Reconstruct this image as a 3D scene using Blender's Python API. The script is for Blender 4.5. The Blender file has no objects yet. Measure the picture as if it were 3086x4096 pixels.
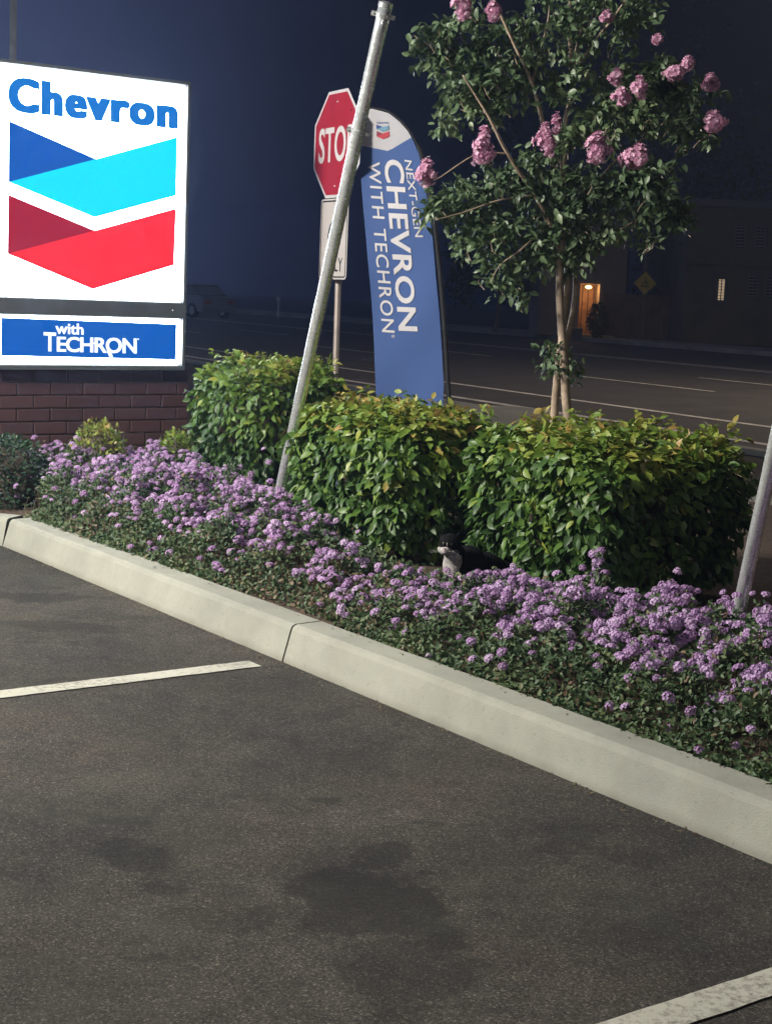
import bpy, bmesh, math, random
import numpy as np
from mathutils import Vector, Matrix

random.seed(7)
RNG = np.random.default_rng(11)
PI = math.pi
SC = bpy.context.scene
COL = SC.collection

# ------------------------------------------------------------------ camera
CAM_H, FPX, ROLL, HORIZON = 1.5, 6200.0, 0.041, 1165.0
PITCH = math.atan((2048 - HORIZON) * math.cos(ROLL) / FPX)
FWD = Vector((0, math.cos(PITCH), -math.sin(PITCH)))
UPV = Vector((0, math.sin(PITCH), math.cos(PITCH)))
RGT = Vector((1, 0, 0))
CX = RGT * math.cos(ROLL) + UPV * math.sin(ROLL)
CY = -RGT * math.sin(ROLL) + UPV * math.cos(ROLL)
cam_data = bpy.data.cameras.new("camera")
cam = bpy.data.objects.new("camera", cam_data)
COL.objects.link(cam)
cam.matrix_world = Matrix(((CX.x, CY.x, -FWD.x, 0), (CX.y, CY.y, -FWD.y, 0), (CX.z, CY.z, -FWD.z, CAM_H), (0, 0, 0, 1)))
cam_data.sensor_fit = 'VERTICAL'
cam_data.sensor_height = 24.0
cam_data.lens = FPX / 4096.0 * 24.0
cam_data.clip_end = 900
cam_data.clip_start = 0.05
SC.camera = cam

# ------------------------------------------------------------------ sky, lights, exposure
world = bpy.data.worlds.new("World")
SC.world = world
world.use_nodes = True
wn = world.node_tree
wn.nodes.clear()
w_out = wn.nodes.new('ShaderNodeOutputWorld')
w_add = wn.nodes.new('ShaderNodeAddShader')
w_bg = wn.nodes.new('ShaderNodeBackground')
w_bg2 = wn.nodes.new('ShaderNodeBackground')
w_sky = wn.nodes.new('ShaderNodeTexSky')
w_sky.sky_type = 'NISHITA'
w_sky.sun_disc = False
w_sky.sun_elevation = math.radians(-4.0)
w_sky.sun_rotation = math.radians(-60)
w_bg.inputs[1].default_value = 0.01
w_geo = wn.nodes.new('ShaderNodeTexCoord')
w_dot = wn.nodes.new('ShaderNodeVectorMath'); w_dot.operation = 'DOT_PRODUCT'
w_dot.inputs[1].default_value = (-1, 0, 0)
wn.links.new(w_geo.outputs['Generated'], w_dot.inputs[0])
w_rmp = wn.nodes.new('ShaderNodeValToRGB')          # glare of the lit sign painted into the sky, brighter towards the left
w_map = wn.nodes.new('ShaderNodeMapRange')
w_map.inputs[1].default_value = -.22; w_map.inputs[2].default_value = .45
wn.links.new(w_dot.outputs['Value'], w_map.inputs[0]); wn.links.new(w_map.outputs[0], w_rmp.inputs[0])
w_rmp.color_ramp.interpolation = 'B_SPLINE'
_e = w_rmp.color_ramp.elements
_e[0].position = 0; _e[0].color = (.0007, .0007, .0018, 1); _e[1].position = 1; _e[1].color = (.070, .095, .19, 1)
_m = _e.new(.32); _m.color = (.0016, .0016, .005, 1)
_m = _e.new(.50); _m.color = (.008, .010, .028, 1)
_m = _e.new(.68); _m.color = (.036, .048, .110, 1)
wn.links.new(w_rmp.outputs[0], w_bg2.inputs[0])
w_bg2.inputs[1].default_value = 1.0
wn.links.new(w_sky.outputs[0], w_bg.inputs[0])
wn.links.new(w_bg.outputs[0], w_add.inputs[0])
wn.links.new(w_bg2.outputs[0], w_add.inputs[1])
wn.links.new(w_add.outputs[0], w_out.inputs[0])

def area_light(name, loc, target, size, power, color):
    ld = bpy.data.lights.new(name, 'AREA')
    ld.shape = 'RECTANGLE'
    ld.size, ld.size_y = size
    ld.energy = power
    ld.color = color
    o = bpy.data.objects.new(name, ld)
    COL.objects.link(o)
    o.location = loc
    o.rotation_euler = (Vector(target) - Vector(loc)).to_track_quat('-Z', 'Y').to_euler()
    return o

# the filling station's canopy floodlights, left of and behind the photographer
area_light('canopy_light', (-5.3, 5.6, 4.4), (-0.4, 6.5, 0.1), (1.4, .8), 1120, (1.0, 0.95, 0.84))
area_light('canopy_light', (0.6, -4.5, 5.0), (0.4, 6.5, 0.2), (2.0, 1.2), 110, (1.0, 0.93, 0.82))

# the street's own lamps, off to the right above the road
area_light('street_light', (12.0, 25.0, 9.0), (5.0, 24.0, 0.0), (.6, .3), 1050, (1.0, 0.80, 0.58))

SC.view_settings.view_transform = 'Standard'
SC.view_settings.look = 'None'
SC.view_settings.exposure = 0.0
SC.view_settings.gamma = 1.0
SC.view_settings.use_curve_mapping = False
SC.cycles.use_denoising = True
SC.cycles.volume_bounces = 0
SC.cycles.max_bounces = 6
SC.cycles.diffuse_bounces = 2
SC.cycles.glossy_bounces = 2
SC.cycles.transparent_max_bounces = 8

# ------------------------------------------------------------------ geometry helpers
def ray(px, py):
    return FWD + CX * ((px - 1543) / FPX) - CY * ((py - 2048) / FPX)
def G(px, py, z=0.0):
    d = ray(px, py)
    t = (z - CAM_H) / d.z
    return Vector((d.x * t, d.y * t, z))
def AT(px, py, depth):
    d = ray(px, py)
    t = depth / d.y
    return Vector((d.x * t, depth, CAM_H + d.z * t))
def AD(dx, dy, depth):          # same from the enlarged view's coordinates
    return AT(dx * 1.8512, dy * 1.8512, depth)
def W(s, n, z=0.0):             # along the kerb, into the bed
    return Vector((-2.13 + .581 * s + .814 * n, 8.57 - .814 * s + .581 * n, z))
def RD(t, q, z=0.0):            # along the street, across it
    return Vector((-.483 * t + .876 * q, .876 * t + .483 * q, z))

class Plane:
    def __init__(self, origin, u, v=(0, 0, 1)):
        self.o = Vector(origin); self.u = Vector(u).normalized(); self.v = Vector(v).normalized()
        self.n = self.u.cross(self.v).normalized()
        if self.n.dot(Vector((0, 0, CAM_H)) - self.o) < 0:
            self.n = -self.n
    def px(self, x, y, off=0.0):
        d = ray(x, y); c = Vector((0, 0, CAM_H))
        t = (self.o - c).dot(self.n) / d.dot(self.n)
        return c + d * t + self.n * off
    def ab(self, x, y):
        p = self.px(x, y) - self.o
        return p.dot(self.u), p.dot(self.v)
    def at(self, a, b, off=0.0):
        return self.o + self.u * a + self.v * b + self.n * off

WL = {}
def wl(parent):
    return WL.get(parent.name, Vector((0, 0, 0))) if parent else Vector((0, 0, 0))
def mesh_data(name, verts, faces, mat=None, smooth=False):
    me = bpy.data.meshes.new(name)
    me.from_pydata([tuple(v) for v in verts], [], faces)
    if mat: me.materials.append(mat)
    if smooth: me.polygons.foreach_set('use_smooth', [True] * len(me.polygons))
    me.update()
    return me
def obj(name, verts, faces, mat=None, parent=None, smooth=False, bevel=0, **props):
    o0 = wl(parent)
    me = mesh_data(name, [Vector(v) - o0 for v in verts], faces, mat, smooth)
    bm = bmesh.new(); bm.from_mesh(me)
    bmesh.ops.recalc_face_normals(bm, faces=bm.faces) if len(bm.faces) > 1 else None
    if bevel:
        bmesh.ops.bevel(bm, geom=list(bm.edges), offset=bevel, segments=2, affect='EDGES', profile=.5)
    bm.to_mesh(me); bm.free()
    o = bpy.data.objects.new(name, me)
    COL.objects.link(o)
    if parent: o.parent = parent
    WL[o.name] = o0
    for k, v in props.items(): o[k] = v
    return o
def thing(name, label, category, loc=(0, 0, 0), group=None):
    o = bpy.data.objects.new(name, None)
    o.empty_display_size = .1
    COL.objects.link(o)
    o.location = loc
    o['label'] = label; o['category'] = category
    if group: o['group'] = group
    WL[o.name] = Vector(loc)
    return o

def box_vf(c, hx, hy, hz, ux=(1, 0, 0), uy=(0, 1, 0), uz=(0, 0, 1)):
    c = Vector(c); ux, uy, uz = Vector(ux) * hx, Vector(uy) * hy, Vector(uz) * hz
    vs = [c + ux * a + uy * b + uz * d for d in (-1, 1) for a, b in ((-1, -1), (1, -1), (1, 1), (-1, 1))]
    return vs, [(0, 3, 2, 1), (4, 5, 6, 7), (0, 1, 5, 4), (1, 2, 6, 5), (2, 3, 7, 6), (3, 0, 4, 7)]
def merge(*parts):
    vs, fs = [], []
    for v, f in parts:
        k = len(vs); vs += list(v); fs += [tuple(i + k for i in q) for q in f]
    return vs, fs
def tube_vf(pts, radii, seg=10, cap=True):
    pts = [Vector(p) for p in pts]
    if not hasattr(radii, '__len__'): radii = [radii] * len(pts)
    vs, fs = [], []
    ref = None
    for i, p in enumerate(pts):
        t = (pts[min(i + 1, len(pts) - 1)] - pts[max(i - 1, 0)]).normalized()
        if ref is None:
            ref = t.orthogonal().normalized()
        ref = (ref - t * ref.dot(t)).normalized()
        b = t.cross(ref)
        for k in range(seg):
            a = 2 * PI * k / seg
            vs.append(p + (ref * math.cos(a) + b * math.sin(a)) * radii[i])
    for i in range(len(pts) - 1):
        for k in range(seg):
            a, b2 = i * seg + k, i * seg + (k + 1) % seg
            fs.append((a, b2, b2 + seg, a + seg))
    if cap:
        fs.append(tuple(range(seg))[::-1]); fs.append(tuple((len(pts) - 1) * seg + k for k in range(seg)))
    return vs, fs
def extr_vf(outline, depth_vec):
    n = len(outline); d = Vector(depth_vec)
    vs = [Vector(p) for p in outline] + [Vector(p) + d for p in outline]
    fs = [tuple(range(n)), tuple(range(2 * n - 1, n - 1, -1))] + [(i, (i + 1) % n, n + (i + 1) % n, n + i) for i in range(n)]
    return vs, fs
def smooth_path(pts, k=4):
    pts = [Vector(p) for p in pts]; out = []
    for i in range(len(pts) - 1):
        p0 = pts[max(i - 1, 0)]; p1 = pts[i]; p2 = pts[i + 1]; p3 = pts[min(i + 2, len(pts) - 1)]
        for j in range(k):
            t = j / k
            out.append(.5 * ((2 * p1) + (p2 - p0) * t + (2 * p0 - 5 * p1 + 4 * p2 - p3) * t * t + (3 * p1 - p0 - 3 * p2 + p3) * t ** 3))
    out.append(pts[-1]); return out
def ico(sub=1):
    bm = bmesh.new(); bmesh.ops.create_icosphere(bm, subdivisions=sub, radius=1)
    v = [x.co.copy() for x in bm.verts]; f = [tuple(q.index for q in p.verts) for p in bm.faces]; bm.free(); return v, f

# numpy instancing of a template into one mesh
def np_mesh(name, T, TF, pos, rot, scl, tint, mat, parent=None, **props):
    N = len(pos)
    T = np.asarray(T, float); nv = len(T)
    V = np.einsum('nij,kj->nki', rot, T) * np.asarray(scl).reshape(N, 1, -1) + np.asarray(pos)[:, None, :]
    o0 = np.array(wl(parent))
    V = (V - o0).reshape(-1, 3).astype(np.float32)
    loops = np.concatenate([np.array(f) for f in TF]); sizes = np.array([len(f) for f in TF]); nl = len(loops)
    L = (loops[None, :] + (np.arange(N) * nv)[:, None]).ravel().astype(np.int32)
    S = np.tile(sizes, N); starts = np.concatenate([[0], np.cumsum(S)[:-1]]).astype(np.int32)
    me = bpy.data.meshes.new(name)
    me.vertices.add(len(V)); me.vertices.foreach_set('co', V.ravel())
    me.loops.add(len(L)); me.loops.foreach_set('vertex_index', L)
    me.polygons.add(len(S)); me.polygons.foreach_set('loop_start', starts)
    a = me.attributes.new('tint', 'FLOAT', 'FACE'); a.data.foreach_set('value', np.repeat(tint, len(TF)).astype(np.float32))
    me.polygons.foreach_set('use_smooth', np.ones(len(S), bool))
    me.update(calc_edges=True); me.materials.append(mat)
    o = bpy.data.objects.new(name, me); COL.objects.link(o)
    if parent: o.parent = parent
    WL[o.name] = wl(parent)
    for k, v in props.items(): o[k] = v
    return o
def basis(y, zref):
    y = y / np.linalg.norm(y, axis=1, keepdims=True)
    x = np.cross(y, zref); x /= (np.linalg.norm(x, axis=1, keepdims=True) + 1e-9)
    z = np.cross(x, y)
    return np.stack([x, y, z], axis=2)
def tinted_meshes(name, T, TF, mat, n=8):
    out = []
    for k in range(n):
        me = mesh_data(name, T, TF, mat, True)
        a = me.attributes.new('tint', 'FLOAT', 'FACE')
        a.data.foreach_set('value', [(k + .5) / n] * len(me.polygons)); out.append(me)
    return out
def scatter(parent, name, mass_name, T, TF, pos, rot, scl, tint, mat, limit=285, key=None):
    """the pieces nearest to the camera become objects of their own, the rest one joined part"""
    d = np.linalg.norm(pos - np.array([0, 0, CAM_H]), axis=1) if key is None else key
    order = np.argsort(d); near, rest = order[:limit], order[limit:]
    mt = tinted_meshes(name, T, TF, mat)
    o0 = wl(parent)
    for i in near:
        o = bpy.data.objects.new(name, mt[min(7, max(0, int(tint[i] * 8)))])
        M = Matrix(rot[i].tolist()).to_4x4() @ Matrix.Diagonal((scl[i], scl[i], scl[i], 1))
        M.translation = Vector(pos[i]) - o0
        COL.objects.link(o); o.parent = parent; o.matrix_local = M
    if len(rest):
        np_mesh(mass_name, T, TF, pos[rest], rot[rest], np.asarray(scl)[rest], tint[rest], mat, parent, kind='stuff')
def wob(p, f=1.0, ph=0.0):
    x, y, z = p[..., 0] * f, p[..., 1] * f, p[..., 2] * f
    return (np.sin(x * 1.7 + 2.1 * np.sin(y * 1.3 + ph) + ph) + np.sin(y * 2.3 + 1.7 * np.sin(z * 1.9 + ph)) + np.sin(z * 2.9 + 1.3 * np.sin(x * 2.2 - ph))) / 3

# leaf templates (length along +Y, normal +Z)
LEAF = [(0, 0, 0), (-.20, .20, .06), (0, .22, 0), (.20, .20, .06), (-.27, .46, .04), (0, .48, -.03), (.27, .46, .04), (-.17, .76, -.04), (0, .76, -.09), (.17, .76, -.04), (0, 1.02, -.20)]
LEAF_F = [(0, 2, 1), (0, 3, 2), (1, 2, 5, 4), (2, 3, 6, 5), (4, 5, 8, 7), (5, 6, 9, 8), (7, 8, 10), (8, 9, 10)]
SMALL = [(0, 0, 0), (-.28, .35, .07), (0, .4, 0), (.28, .35, .07), (-.2, .75, .02), (.2, .75, .02), (0, 1, -.1)]
SMALL_F = [(0, 2, 1), (0, 3, 2), (1, 2, 6, 4), (2, 3, 5, 6)]

# ------------------------------------------------------------------ materials
class Nd:
    def __init__(self, name):
        self.m = bpy.data.materials.new(name); self.m.use_nodes = True
        self.t = self.m.node_tree; self.t.nodes.clear()
        self.out = self.t.nodes.new('ShaderNodeOutputMaterial')
    def n(self, typ, **kw):
        nd = self.t.nodes.new(typ)
        for k, v in kw.items():
            if k.startswith('i_'):
                key = k[2:]
                key = int(key) if key.isdigit() else key.replace('_', ' ')
                s = nd.inputs[key]
                if hasattr(v, 'is_output') or isinstance(v, bpy.types.NodeSocket): self.t.links.new(v, s)
                else: s.default_value = v
            else: setattr(nd, k, v)
        return nd
    def ramp(self, fac, stops):
        r = self.n('ShaderNodeValToRGB', i_0=fac)
        el = r.color_ramp.elements
        while len(el) < len(stops): el.new(.5)
        for e, (p, c) in zip(el, stops):
            e.position = p; e.color = (*c, 1) if len(c) == 3 else c
        return r.outputs[0]
    def noise(self, scale, detail=4, rough=.6, vec=None, **kw):
        nd = self.n('ShaderNodeTexNoise')
        nd.inputs['Scale'].default_value = scale; nd.inputs['Detail'].default_value = detail; nd.inputs['Roughness'].default_value = rough
        if vec is not None: self.t.links.new(vec, nd.inputs['Vector'])
        return nd.outputs['Fac']
    def pos(self): return self.n('ShaderNodeNewGeometry').outputs['Position']
    def objc(self): return self.n('ShaderNodeTexCoord').outputs['Object']
    def mix(self, fac, a, b, mode='MIX'):
        nd = self.n('ShaderNodeMix', data_type='RGBA', blend_type=mode)
        for s, v in ((0, fac), (6, a), (7, b)):
            if isinstance(v, bpy.types.NodeSocket): self.t.links.new(v, nd.inputs[s])
            else: nd.inputs[s].default_value = v if (s == 0 or len(v) == 4) else (*v, 1)
        return nd.outputs[2]
    def math(self, op, a, b=0.0, clamp=False):
        nd = self.n('ShaderNodeMath', operation=op, use_clamp=clamp, i_0=a, i_1=b); return nd.outputs[0]
    def bump(self, h, strength=.5, dist=.01):
        return self.n('ShaderNodeBump', i_Height=h, i_Strength=strength, i_Distance=dist).outputs[0]
    def pbr(self, color, rough=.7, metal=0.0, normal=None, spec=.5, **kw):
        p = self.n('ShaderNodeBsdfPrincipled')
        def st(k, v):
            if isinstance(v, bpy.types.NodeSocket): self.t.links.new(v, p.inputs[k])
            else: p.inputs[k].default_value = v
        st('Base Color', color if isinstance(color, bpy.types.NodeSocket) else (*color, 1)); st('Roughness', rough); st('Metallic', metal); st('Specular IOR Level', spec)
        if normal is not None: st('Normal', normal)
        for k, v in kw.items(): st(k.replace('_', ' '), v)
        self.t.links.new(p.outputs[0], self.out.inputs[0]); self.p = p
        return self.m

def asphalt_mat():
    N = Nd('asphalt'); P = N.pos()
    big = N.noise(.9, 5, .65, P); mid = N.noise(5, 5, .7, P); agg = N.n('ShaderNodeTexVoronoi', i_Vector=P, i_Scale=230).outputs['Color']
    sep = N.n('ShaderNodeSeparateColor', i_0=agg).outputs[0]
    fine = N.noise(330, 2, .6, P)
    base = N.ramp(big, [(.3, (.060, .056, .051)), (.55, (.084, .078, .071)), (.75, (.106, .099, .091))])
    base = N.mix(N.ramp(mid, [(.35, (0, 0, 0)), (.7, (1, 1, 1))]), N.mix(.9, base, (.048, .045, .044)), base)
    warm = N.ramp(N.noise(1.7, 3, .6, P), [(.45, (0, 0, 0)), (.75, (1, 1, 1))])
    base = N.mix(N.math('MULTIPLY', warm, .25), base, (.105, .078, .060))
    spk = N.ramp(sep, [(0, (.45, .45, .45)), (.5, (.92, .92, .92)), (.9, (1.4, 1.38, 1.3)), (1, (2.8, 2.8, 2.7))])
    base = N.mix(1.0, base, spk, 'MULTIPLY')
    spk2 = N.ramp(fine, [(.3, (.5, .5, .5)), (.55, (1, 1, 1)), (.8, (1.5, 1.5, 1.5))])
    base = N.mix(.75, base, N.mix(1.0, base, spk2, 'MULTIPLY'))
    # oil stains with wandering edges
    wv = N.n('ShaderNodeTexNoise', i_Vector=P, i_Scale=3.2); wv.inputs['Detail'].default_value = 6; wv.inputs['Roughness'].default_value = .65
    off = N.n('ShaderNodeVectorMath', operation='SUBTRACT', i_0=wv.outputs['Color'], i_1=(.5, .5, .5)).outputs[0]
    off = N.n('ShaderNodeVectorMath', operation='SCALE', i_0=off); off.inputs['Scale'].default_value = .6
    PP = N.n('ShaderNodeVectorMath', operation='ADD', i_0=P, i_1=off.outputs[0]).outputs[0]
    total = None
    for (x, y, rx, ry, k) in STAINS:
        g = G(x, y)
        v = N.n('ShaderNodeVectorMath', operation='SUBTRACT', i_0=PP, i_1=(g.x, g.y, 0)).outputs[0]
        v = N.n('ShaderNodeVectorMath', operation='MULTIPLY', i_0=v, i_1=(1 / rx, 1 / ry, 0)).outputs[0]
        L = N.n('ShaderNodeVectorMath', operation='LENGTH', i_0=v).outputs['Value']
        m = N.n('ShaderNodeMapRange', i_0=L, i_1=1.05, i_2=.74, i_3=0.0, i_4=min(.9, k * 1.12), clamp=True).outputs[0]
        total = m if total is None else N.math('MAXIMUM', total, m)
    base = N.mix(total, base, (.014, .0155, .0155))
    pits = N.ramp(N.noise(8.5, 6, .72, P), [(.575, (0, 0, 0)), (.66, (1, 1, 1))])
    base = N.mix(N.math('MULTIPLY', pits, .7), base, (.028, .027, .027))
    patch = N.ramp(N.noise(.55, 4, .55, P), [(.38, (.66, .68, .70)), (.62, (1.18, 1.15, 1.09))])
    base = N.mix(1.0, base, patch, 'MULTIPLY')
    green = N.ramp(N.noise(2.6, 4, .6, N.n('ShaderNodeVectorMath', operation='ADD', i_0=P, i_1=(9, 3, 1)).outputs[0]), [(.52, (0, 0, 0)), (.72, (1, 1, 1))])
    base = N.mix(N.math('MULTIPLY', green, .3), base, (.066, .070, .052))
    h = N.math('ADD', N.math('MULTIPLY', sep, .6), fine)
    return N.pbr(base, .93, normal=N.bump(h, .8, .004), spec=.18)
STAINS = [(1370, 3560, .17, .17, .62), (1560, 3620, .16, .19, .62), (1430, 3680, .19, .14, .55), (1560, 3440, .10, .12, .5), (1690, 3720, .09, .16, .55), (1640, 3900, .15, .22, .42),
          (480, 3430, .17, .09, .45), (700, 3510, .1, .06, .4), (900, 3640, .16, .08, .28), (1480, 3030, .15, .12, .26), (120, 2390, .3, .12, .45), (230, 2510, .25, .1, .40), (420, 2460, .3, .1, .25),
          (2270, 3330, .14, .12, .26), (2380, 3420, .16, .08, .28), (1790, 3290, .08, .04, .35), (1270, 3220, .07, .03, .4), (560, 3800, .12, .04, .35), (2650, 3770, .12, .09, .2), (430, 3300, .1, .04, .3)]

def concrete_mat(name='concrete', a=(.215, .218, .188), b=(.325, .325, .275)):
    N = Nd(name); P = N.pos()
    base = N.ramp(N.noise(2.2, 6, .65, P), [(.3, a), (.7, b)])
    base = N.mix(N.math('MULTIPLY', N.ramp(N.noise(14, 6, .7, P), [(.5, (0, 0, 0)), (.8, (1, 1, 1))]), .35), base, (.22, .20, .16))
    st = N.n('ShaderNodeVectorMath', operation='MULTIPLY', i_0=P, i_1=(9, 9, .8)).outputs[0]
    base = N.mix(N.math('MULTIPLY', N.ramp(N.noise(1.0, 5, .6, st), [(.52, (0, 0, 0)), (.75, (1, 1, 1))]), .3), base, (.26, .245, .19))
    zz = N.n('ShaderNodeSeparateXYZ', i_0=P).outputs[2]
    grime = N.math('MULTIPLY', N.n('ShaderNodeMapRange', i_0=N.math('ADD', zz, N.math('MULTIPLY', N.noise(7, 5, .7, P), .05)), i_1=.055, i_2=.02, clamp=True).outputs[0], .55)
    base = N.mix(grime, base, (.13, .12, .095))
    chip = N.ramp(N.noise(23, 4, .75, P), [(.70, (0, 0, 0)), (.73, (1, 1, 1))])
    base = N.mix(N.math('MULTIPLY', chip, .45), base, (.15, .14, .115))
    base = N.mix(N.math('MULTIPLY', N.ramp(N.noise(60, 2, .5, P), [(.66, (0, 0, 0)), (.74, (1, 1, 1))]), .35), base, (.12, .11, .09))
    h = N.math('ADD', N.noise(180, 3, .6, P), N.noise(12, 3, .5, P))
    return N.pbr(base, .85, normal=N.bump(h, .35, .006), spec=.3)

def simple(name, col, rough=.6, metal=0.0, var=.25, scale=8, bump=0, spec=.5):
    N = Nd(name); P = N.pos()
    f = N.noise(scale, 5, .6, P)
    lo = tuple(c * (1 - var) for c in col); hi = tuple(min(1, c * (1 + var)) for c in col)
    c = N.ramp(f, [(.3, lo), (.7, hi)])
    nm = N.bump(N.noise(scale * 8, 4, .6, P), bump, .01) if bump else None
    return N.pbr(c, rough, metal, nm, spec)
def emit(name, col, strength, var=0):
    N = Nd(name)
    p = N.pbr(tuple(c_ * .08 for c_ in col), .3, spec=.25)
    N.p.inputs['Emission Color'].default_value = (*col, 1); N.p.inputs['Emission Strength'].default_value = strength
    return p
def leaf_mat(name, stops, rough=.38, trans=.25, spec=.5):
    N = Nd(name)
    t = N.n('ShaderNodeAttribute', attribute_name='tint').outputs['Fac']
    v = N.noise(40, 2, .5, N.pos())
    t2 = N.math('ADD', t, N.math('MULTIPLY', N.math('SUBTRACT', v, .5), .25), True)
    c = N.ramp(t2, stops)
    N.pbr(c, rough, spec=spec)
    tr = N.n('ShaderNodeBsdfTranslucent', i_0=c); mx = N.n('ShaderNodeMixShader', i_0=trans, i_1=N.p.outputs[0], i_2=tr.outputs[0])
    N.t.links.new(mx.outputs[0], N.out.inputs[0])
    return N.m
def galv_mat():
    N = Nd('galvanised_steel'); P = N.objc()
    v = N.n('ShaderNodeTexVoronoi', i_Vector=P, i_Scale=60).outputs['Color']
    s = N.n('ShaderNodeSeparateColor', i_0=v).outputs[0]
    st = N.n('ShaderNodeVectorMath', operation='MULTIPLY', i_0=P, i_1=(30, 30, 3)).outputs[0]
    c = N.ramp(N.noise(1.5, 5, .6, st), [(.3, (.66, .69, .69)), (.7, (.88, .91, .91))])
    r = N.math('ADD', .22, N.math('MULTIPLY', s, .08))
    return N.pbr(c, r, .75, N.bump(s, .03, .002))

M = {}
M['asphalt'] = asphalt_mat()
M['concrete'] = concrete_mat()
M['kerb_top'] = M['concrete']
M['road'] = simple('road_asphalt', (.062, .058, .056), .85, var=.25, scale=1.2, bump=.3)
M['earth'] = simple('earth', (.035, .03, .024), .95, var=.3, scale=.7)
M['mulch'] = simple('mulch', (.075, .048, .032), .95, var=.6, scale=28, bump=.9)
M['galv'] = galv_mat()
M['twig'] = simple('twig', (.055, .04, .028), .9, var=.4, scale=40)
M['bark'] = simple('myrtle_bark', (.30, .225, .165), .6, var=.4, scale=14, bump=.15)
M['black'] = simple('black_cloth', (.012, .012, .015), .8)
M['cabinet'] = simple('cabinet_metal', (.11, .125, .13), .45, .3, var=.12)
M['alu'] = simple('aluminium', (.45, .45, .44), .4, .7, var=.1)
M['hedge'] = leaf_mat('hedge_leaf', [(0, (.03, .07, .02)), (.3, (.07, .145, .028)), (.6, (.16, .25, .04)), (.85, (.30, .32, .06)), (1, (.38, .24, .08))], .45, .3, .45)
M['shrub'] = leaf_mat('shrub_leaf', [(0, (.012, .035, .022)), (.5, (.03, .07, .03)), (1, (.08, .13, .04))], .45, .2)
M['lantana'] = leaf_mat('ground_cover_leaf', [(0, (.03, .06, .028)), (.5, (.07, .115, .05)), (.8, (.14, .17, .075)), (.92, (.16, .12, .07)), (1, (.13, .075, .055))], .55, .2, .35)
M['bloom'] = leaf_mat('lilac_petal', [(0, (.31, .18, .34)), (.5, (.44, .27, .50)), (1, (.62, .45, .68))], .6, .25, .2)
M['tree'] = leaf_mat('tree_leaf', [(0, (.05, .085, .042)), (.5, (.10, .155, .075)), (.85, (.17, .225, .11)), (1, (.21, .21, .11))], .45, .25, .5)
M['pink'] = leaf_mat('pink_petal', [(0, (.52, .24, .38)), (.5, (.74, .42, .58)), (1, (.86, .62, .74))], .6, .35, .2)
M['far_leaf'] = leaf_mat('far_leaf', [(0, (.015, .03, .015)), (1, (.05, .08, .035))], .6, .2)

# ------------------------------------------------------------------ ground
def sheet(name, pts, z, mat, sub=0):
    return obj(name, [(p[0], p[1], z) for p in pts], [tuple(range(len(pts)))], mat, kind='structure')
sheet('ground', [(-140, -20), (140, -20), (140, 260), (-140, 260)], -.06, M['earth'])
a = [RD(-26.4, 10.7), RD(110, 10.7)]
sheet('parking_lot', [(-60, -18), a[0], a[1], (-60, 101)], 0.0, M['asphalt'])
sheet('road', [RD(-60, 10.7), RD(-60, 34), RD(170, 34), RD(170, 10.7)], -.004, M['road'])
# far pavement behind its own kerb
v, f = extr_vf([RD(-60, 33.2, 0), RD(-60, 36.5, 0), RD(170, 36.5, 0), RD(170, 33.2, 0)], (0, 0, .14))
obj('far_pavement', v, f, simple('old_concrete', (.24, .22, .19), .9, var=.3, scale=1), kind='structure')
v, f = extr_vf([RD(-30, 10.80, 0.001), RD(-30, 10.98, 0.001), RD(120, 10.98, 0.001), RD(120, 10.80, 0.001)], (0, 0, .06))
obj('road_kerb', v, f, M['concrete'], kind='structure')

def paint_mat():
    N = Nd('road_paint'); P = N.pos()
    w = N.ramp(N.math('ADD', N.noise(45, 5, .75, P), N.math('MULTIPLY', N.noise(4, 3, .5, P), .35)), [(.68, (0, 0, 0)), (.86, (1, 1, 1))])
    base = N.ramp(N.noise(3, 4, .6, P), [(.3, (.36, .355, .30)), (.7, (.45, .44, .38))])
    c = N.mix(N.math('MULTIPLY', w, .75), base, (.09, .085, .075))
    return N.pbr(c, .75, normal=N.bump(N.noise(200, 3, .6, P), .5, .003), spec=.3)
M['paint'] = paint_mat()
M['dim_paint'] = simple('worn_paint', (.62, .60, .55), .8, var=.35, scale=2)
def stripe(p0, p1, w, z, mat, name='bay_line', skew=0):
    p0, p1 = Vector(p0), Vector(p1); d = (p1 - p0).normalized(); n = Vector((-d.y, d.x, 0)) * w / 2
    n_seg = max(2, int((p1 - p0).length / .05)); vs = []; rr = random.Random(5)
    for i in range(n_seg + 1):
        q = p0.lerp(p1, i / n_seg)
        if w < .13:
            vs += [q + n * (1 + rr.uniform(-.04, .04)) + d * (skew if i == n_seg else 0), q - n * (1 + rr.uniform(-.04, .04)) - d * (skew if i == n_seg else 0)]
        else: vs += [q + n, q - n]
    vs = [(v.x, v.y, z) for v in vs]
    return obj(name, vs, [(2 * i, 2 * i + 1, 2 * i + 3, 2 * i + 2) for i in range(n_seg)], mat, kind='structure')
e = W(2.99, -.13); dl = Vector((-.814, -.581, 0))
stripe(e + dl * 6, e, .1, .004, M['paint'])
e2 = (G(2848, 4010) + Vector((0, 0, 0)))
stripe(e2 + dl * 6, e2 - dl * .9, .1, .004, M['paint'])
for q, t0, t1, w in ((11.86, -20, 90, .18), (13.64, -20, 90, .16), (25.0, -20, 100, .14), (25.4, -20, 100, .12)):
    stripe(RD(t0, q), RD(t1, q), w, .002, M['dim_paint'], 'lane_line')
for q in (18.0, 21.0):
    for t in range(-3, 70, 12):
        stripe(RD(t, q), RD(t + 4, q), .12, .002, M['dim_paint'], 'lane_dash')

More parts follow.
